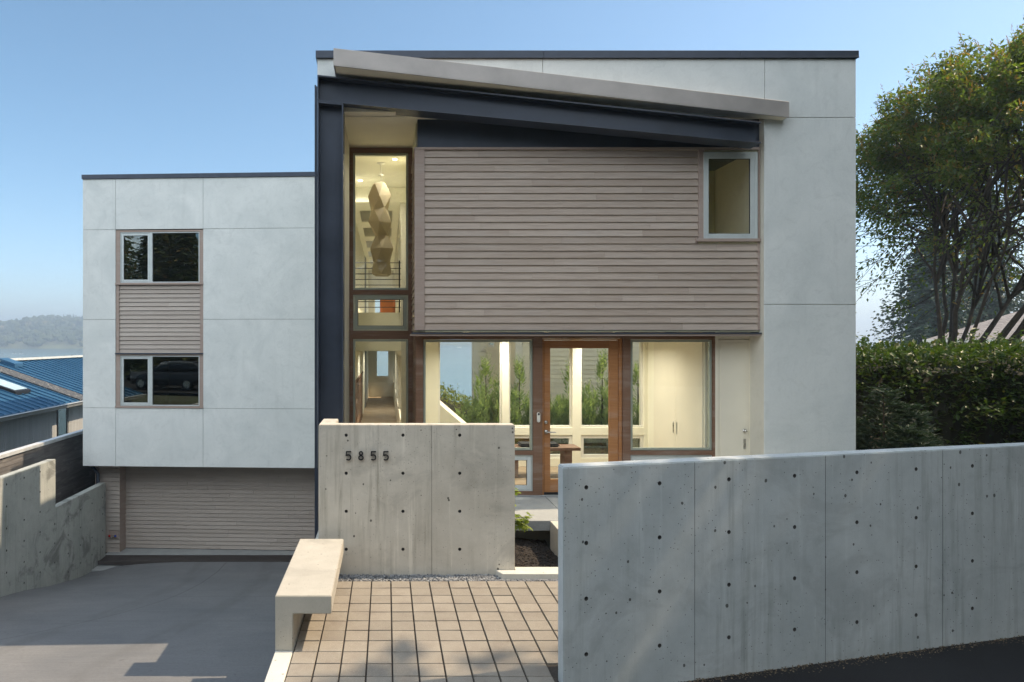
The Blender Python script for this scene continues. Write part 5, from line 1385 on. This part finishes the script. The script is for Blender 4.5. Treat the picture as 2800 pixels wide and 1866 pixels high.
m = MB(CXF); m.hexa([(-0.3, -.64, 1.47), (1.7, -.63, 1.49), (1.7, .63, 1.49), (-0.3, .64, 1.47), (-0.25, -.6, 1.52), (1.65, -.6, 1.55), (1.65, .6, 1.55), (-0.25, .6, 1.52)]); m.build('roof_panel', plain('car_roof_paint', (0.05, 0.052, 0.055), 0.25, 0.5), cr)
for x in (-1.45, 1.42):
    for sd in (-1, 1):
        m = MB(CXF); m.tube([(x, sd * 0.70, 0.33), (x, sd * 0.92, 0.33)], 0.33, 20); wl_ = m.build('wheel', M['black'], cr)
        m = MB(CXF); m.tube([(x, sd * 0.921, 0.33), (x, sd * 0.935, 0.33)], 0.21, 14); m.build('rim', M['nickel'], wl_)
for sd in (-1, 1):
    m = MB(CXF); m.hexa([(2.26, sd*.62, .72), (2.375, sd*.62, .72), (2.375, sd*.80, .72), (2.2, sd*.83, .72), (2.26, sd*.62, .98), (2.35, sd*.62, .98), (2.33, sd*.78, .98), (2.2, sd*.81, .98)]); m.build('tail_light', plain('tail_light_red', (0.4, 0.02, 0.02), 0.3), cr)
    m = MB(CXF); m.hexa([(-2.33, sd*.45, .62), (-2.1, sd*.45, .62), (-2.1, sd*.83, .62), (-2.24, sd*.80, .62), (-2.30, sd*.45, .78), (-2.1, sd*.45, .78), (-2.1, sd*.83, .78), (-2.2, sd*.78, .78)]); m.build('headlight', M['white'], cr)

# ------------------------------------------------------------------ lake, far shore, boats
LAKE = -7.5
t = NT('lake_water')
wv = t.noise(t.map((0.55, 0.22, 1)), 1.0, 8, 0.65); wv2 = t.noise(t.map((0.05, 0.02, 1)), 1.0, 4)
t.set(Base_Color=t.mix(t.ramp(wv2, 0.35, 0.65), (0.05, 0.105, 0.135), (0.07, 0.135, 0.16)), Roughness=0.12, Normal=t.bump(wv, 0.35, 0.3))
t.b.inputs['IOR'].default_value = 1.33
m = MB(); m.add([(-2450, 55, LAKE), (3050, 55, LAKE), (3050, 2450, LAKE), (-2450, 2450, LAKE)], [(0, 1, 2, 3)])
tag(m.build('lake', t.m), kind='structure')
def shore(x): return lerp(930, 1700, (x + 380) / 280.0)
def hillH(x): return (47 + 13 * noise.noise(Vector((x / 90.0, 1.3, 0)))) if x < -100 else (lerp(40, 5, (x - 700) / 400.0))
hm_ = MB()
hx_ = list(range(-1800, 2601, 20)); dd_ = [0, 10, 40, 90, 160, 240, 330, 420]
def hz_(x, d): return LAKE - 0.6 + hillH(x) * min(1.0, (d / 330.0)) ** 0.75 + (4 * noise.noise(Vector((x / 35, d / 35, 0))) if d > 5 else 0) * min(1, d / 60)
hm_.add([(x, shore(x) + d, hz_(x, d)) for d in dd_ for x in hx_], [(j*len(hx_)+i, j*len(hx_)+i+1, (j+1)*len(hx_)+i+1, (j+1)*len(hx_)+i) for j in range(len(dd_)-1) for i in range(len(hx_)-1)])
tag(hm_.build('hills', plain('hill_scrub', (0.085, 0.10, 0.05), 0.95, 0, 0.3, 0.05)), kind='structure')
rng = random.Random(100)
fo = MB()
ico = bmesh.new(); bmesh.ops.create_icosphere(ico, subdivisions=2, radius=1.0)
iv = [v.co.copy() for v in ico.verts]; ifc = [tuple(v.index for v in f.verts) for f in ico.faces]; ico.free()
def far_tree(x, y, z, h, kind):
    tn = rng.random()
    if kind == 'c':
        seg = 7; n_ = 5; pts = []
        for k in range(n_):
            zz = z + h * (0.08 + 0.2 * k)
            for (rr, dz_) in ((h * 0.17 * (1 - k / n_) + 0.25, 0.0), (h * 0.09 * (1 - k / n_), h * 0.16)):
                pts += [(x + rr * rng.uniform(.6, 1.2) * math.cos(6.283 * s / seg + k), y + rr * rng.uniform(.6, 1.2) * math.sin(6.283 * s / seg + k), zz + dz_) for s in range(seg)]
        pts.append((x, y, z + h))
        fs = [(i*seg+s, i*seg+(s+1)%seg, (i+1)*seg+(s+1)%seg, (i+1)*seg+s) for i in range(2*n_-1) for s in range(seg)]
        fs += [((2*n_-1)*seg+s, (2*n_-1)*seg+(s+1)%seg, 2*n_*seg) for s in range(seg)]
        fo.add(pts, fs, tn * 0.4)
    else:
        for q in range(rng.randint(2, 4)):
            c = Vector((x + rng.uniform(-.3, .3) * h, y + rng.uniform(-.3, .3) * h, z + h * rng.uniform(0.4, 0.75))); s = h * rng.uniform(0.22, 0.34); sd_ = rng.uniform(0, 99)
            fo.add([c + v * s * (1 + 0.55 * noise.noise(v * 2.4 + Vector((sd_, 0, 0)))) for v in iv], ifc, min(1, tn * 0.6 + rng.uniform(0.1, 0.4)))
for k in range(900):
    x = rng.uniform(-640, -395); d = 8 + 380 * rng.random() ** 1.1
    hi = d > 170
    far_tree(x, shore(x) + d, hz_(x, d) - 1, rng.uniform(9, 16) * (1.15 if hi else 0.8), 'c' if rng.random() < (0.42 if hi else 0.08) else 'd')
for k in range(420):
    x = rng.uniform(-100, 900); d = 8 + 350 * rng.random()
    far_tree(x, shore(x) + d, hz_(x, d) - 1, rng.uniform(10, 18), 'c' if rng.random() < 0.35 else 'd')
tag(fo.build('forest', leaf_mat('far_woodland', (0.022, 0.040, 0.022), (0.085, 0.10, 0.045), (0.16, 0.13, 0.07), 0.0, 0.9, 0.1)), kind='stuff')

mbx, mby = WX(195, 424), 424.0
bt = thing('motor_boat', (mbx, mby, LAKE), 'small white motor boat with a red stripe on the lake near the plaster block', 'boat')
m = MB()
prof = [(-3.9, 0.75), (-3.7, -0.05), (2.6, -0.1), (4.1, 0.95), (2.0, 0.9), (-1.0, 0.78)]
m.prism([(mbx + a, LAKE + b_) for (a, b_) in prof], mby - 1.1, mby + 1.1, 'y'); m.build('hull', M['white'], bt, bevel=0.08)
m = MB(); m.prism([(mbx - 3.92, LAKE + 0.42), (mbx + 3.3, LAKE + 0.45), (mbx + 3.5, LAKE + 0.6), (mbx - 3.92, LAKE + 0.58)], mby - 1.14, mby - 1.11, 'y'); m.build('stripe', plain('red_stripe', (0.35, 0.05, 0.05), 0.5), bt)
m = MB(); m.prism([(mbx + 0.2, LAKE + 0.85), (mbx + 1.0, LAKE + 0.85), (mbx + 0.3, LAKE + 1.5)], mby - 0.9, mby + 0.9, 'y'); m.build('windscreen', plain('boat_screen', (0.05, 0.07, 0.09), 0.2), bt)
m = MB(); m.box(mbx - 4.2, mbx - 3.85, mby - 0.25, mby + 0.25, LAKE + 0.1, LAKE + 1.15); m.build('engine', M['black'], bt, bevel=0.05)

def skin_person(name, loc, label, J, E, Rd, mat, parts):
    """one continuous skinned body"""
    root = thing(name, loc, label, 'person', 'paddle boarders')
    me = bpy.data.meshes.new('body'); me.from_pydata(J, E, []); me.materials.append(mat)
    o = bpy.data.objects.new('body', me); COL.objects.link(o)
    o.modifiers.new('s', 'SKIN'); sd_ = o.modifiers.new('u', 'SUBSURF'); sd_.levels = 1
    for i, r_ in enumerate(Rd): me.skin_vertices[0].data[i].radius = (r_, r_); me.skin_vertices[0].data[i].use_root = (i == 0)
    bpy.context.view_layer.update()
    mm = bpy.data.meshes.new_from_object(o.evaluated_get(bpy.context.evaluated_depsgraph_get()))
    o.modifiers.clear(); o.data = mm; mm.name = 'body'; o.parent = root
    if not mm.materials: mm.materials.append(mat)
    for nm, mb_, mt in parts: mb_.build(nm, mt, root)
    return root
sk_ = plain('skin_tone', (0.35, 0.20, 0.14), 0.6); wet = plain('dark_wetsuit', (0.02, 0.025, 0.035), 0.6)
JJ = [(0,0,0.95),(0,0,1.2),(0,0,1.42),(0,0,1.52),(0,0,1.66),(0,0,1.74), (0.2,0,1.40),(0.34,0.1,1.15),(0.42,0.25,1.0),(-0.2,0,1.40),(-0.1,0.2,1.25),(0.1,0.35,1.22),
      (0.1,0,0.9),(0.16,0.03,0.5),(0.17,-0.02,0.07),(0.18,0.12,0.05),(-0.1,0,0.9),(-0.16,0.03,0.5),(-0.17,-0.02,0.07),(-0.18,0.12,0.05)]
EE = [(0,1),(1,2),(2,3),(3,4),(4,5),(2,6),(6,7),(7,8),(2,9),(9,10),(10,11),(0,12),(12,13),(13,14),(14,15),(0,16),(16,17),(17,18),(18,19)]
RR = [.15,.14,.15,.055,.10,.07,.065,.045,.035,.065,.045,.035,.09,.06,.045,.03,.09,.06,.045,.03]
for k, (px, lb, lb2) in enumerate([(39, 'distant person in dark clothes standing on the left paddle board, holding a paddle', 'white paddle board carrying the left of the two distant standing paddlers'), (58, 'distant person in dark clothes standing on the right paddle board, holding a paddle', 'white paddle board carrying the right of the two distant standing paddlers')]):
    X0, Y0_ = WX(px, 533), 533.0
    m = MB(); pts = []
    for i in range(24):
        a = 2 * math.pi * i / 24; pts.append((X0 + 1.75 * math.cos(a), Y0_ + 0.42 * math.sin(a) * (1 - 0.25 * math.cos(a))))
    m.prism(pts, LAKE - 0.02, LAKE + 0.14)
    tag(m.build('paddle_board', M['white']), lb2, 'paddle board', 'paddle boards on the lake')
    J2 = [(a, b_, c_) for (a, b_, c_) in JJ]
    pr = skin_person('person', (X0, Y0_, LAKE + 0.14), lb, J2, EE, RR, wet, [])
    m = MB(); bx_ = Vector((X0, Y0_, LAKE + 0.14)); m.tube([bx_ + Vector((0.12, 0.36, 1.75)), bx_ + Vector((0.6, 0.3, 0.15))], 0.03, 6); m.box(X0 + 0.52, X0 + 0.7, Y0_ + 0.27, Y0_ + 0.33, LAKE - 0.1, LAKE + 0.35)
    tag(m.build('paddle', M['black']), ['dark paddle held by the left paddler on the lake', 'dark paddle held by the right paddler on the lake'][k], 'paddle', 'paddles')
wbx, wby = WX(1256, 1036), 1036.0
wb_ = thing('cabin_boat', (wbx, wby, LAKE), 'tiny white cabin boat on the bright lake seen through the big entrance window', 'boat')
m = MB(); m.prism([(wbx - 3.4, LAKE + 1.0), (wbx - 3.2, LAKE - .1), (wbx + 2.4, LAKE - .1), (wbx + 3.6, LAKE + 1.3)], wby - 1.3, wby + 1.3, 'y'); m.build('hull', M['white'], wb_, bevel=0.1)
m = MB(); m.box(wbx - 2.6, wbx + 1.0, wby - 1.1, wby + 1.1, LAKE + 2.6, LAKE + 2.8); [m.box(wbx + a, wbx + a + .15, wby + b_, wby + b_ + .15, LAKE + 1, LAKE + 2.6) for a in (-2.5, .8) for b_ in (-1, .85)]; m.build('cabin', M['white'], wb_)

# ------------------------------------------------------------------ air: thin even haze over the lake
m = MB(); m.box(-2590, 3190, -75, 2590, -10.8, 78)
hz = bpy.data.materials.new('haze_air'); hz.use_nodes = True
hn = hz.node_tree; hn.nodes.clear()
ho = hn.nodes.new('ShaderNodeOutputMaterial'); hv = hn.nodes.new('ShaderNodeVolumePrincipled')
hv.inputs['Color'].default_value = (0.66, 0.82, 1.0, 1); hv.inputs['Density'].default_value = 0.0008; hv.inputs['Anisotropy'].default_value = 0.3
hn.links.new(hv.outputs[0], ho.inputs['Volume'])
tag(m.build('haze', hz), kind='stuff')
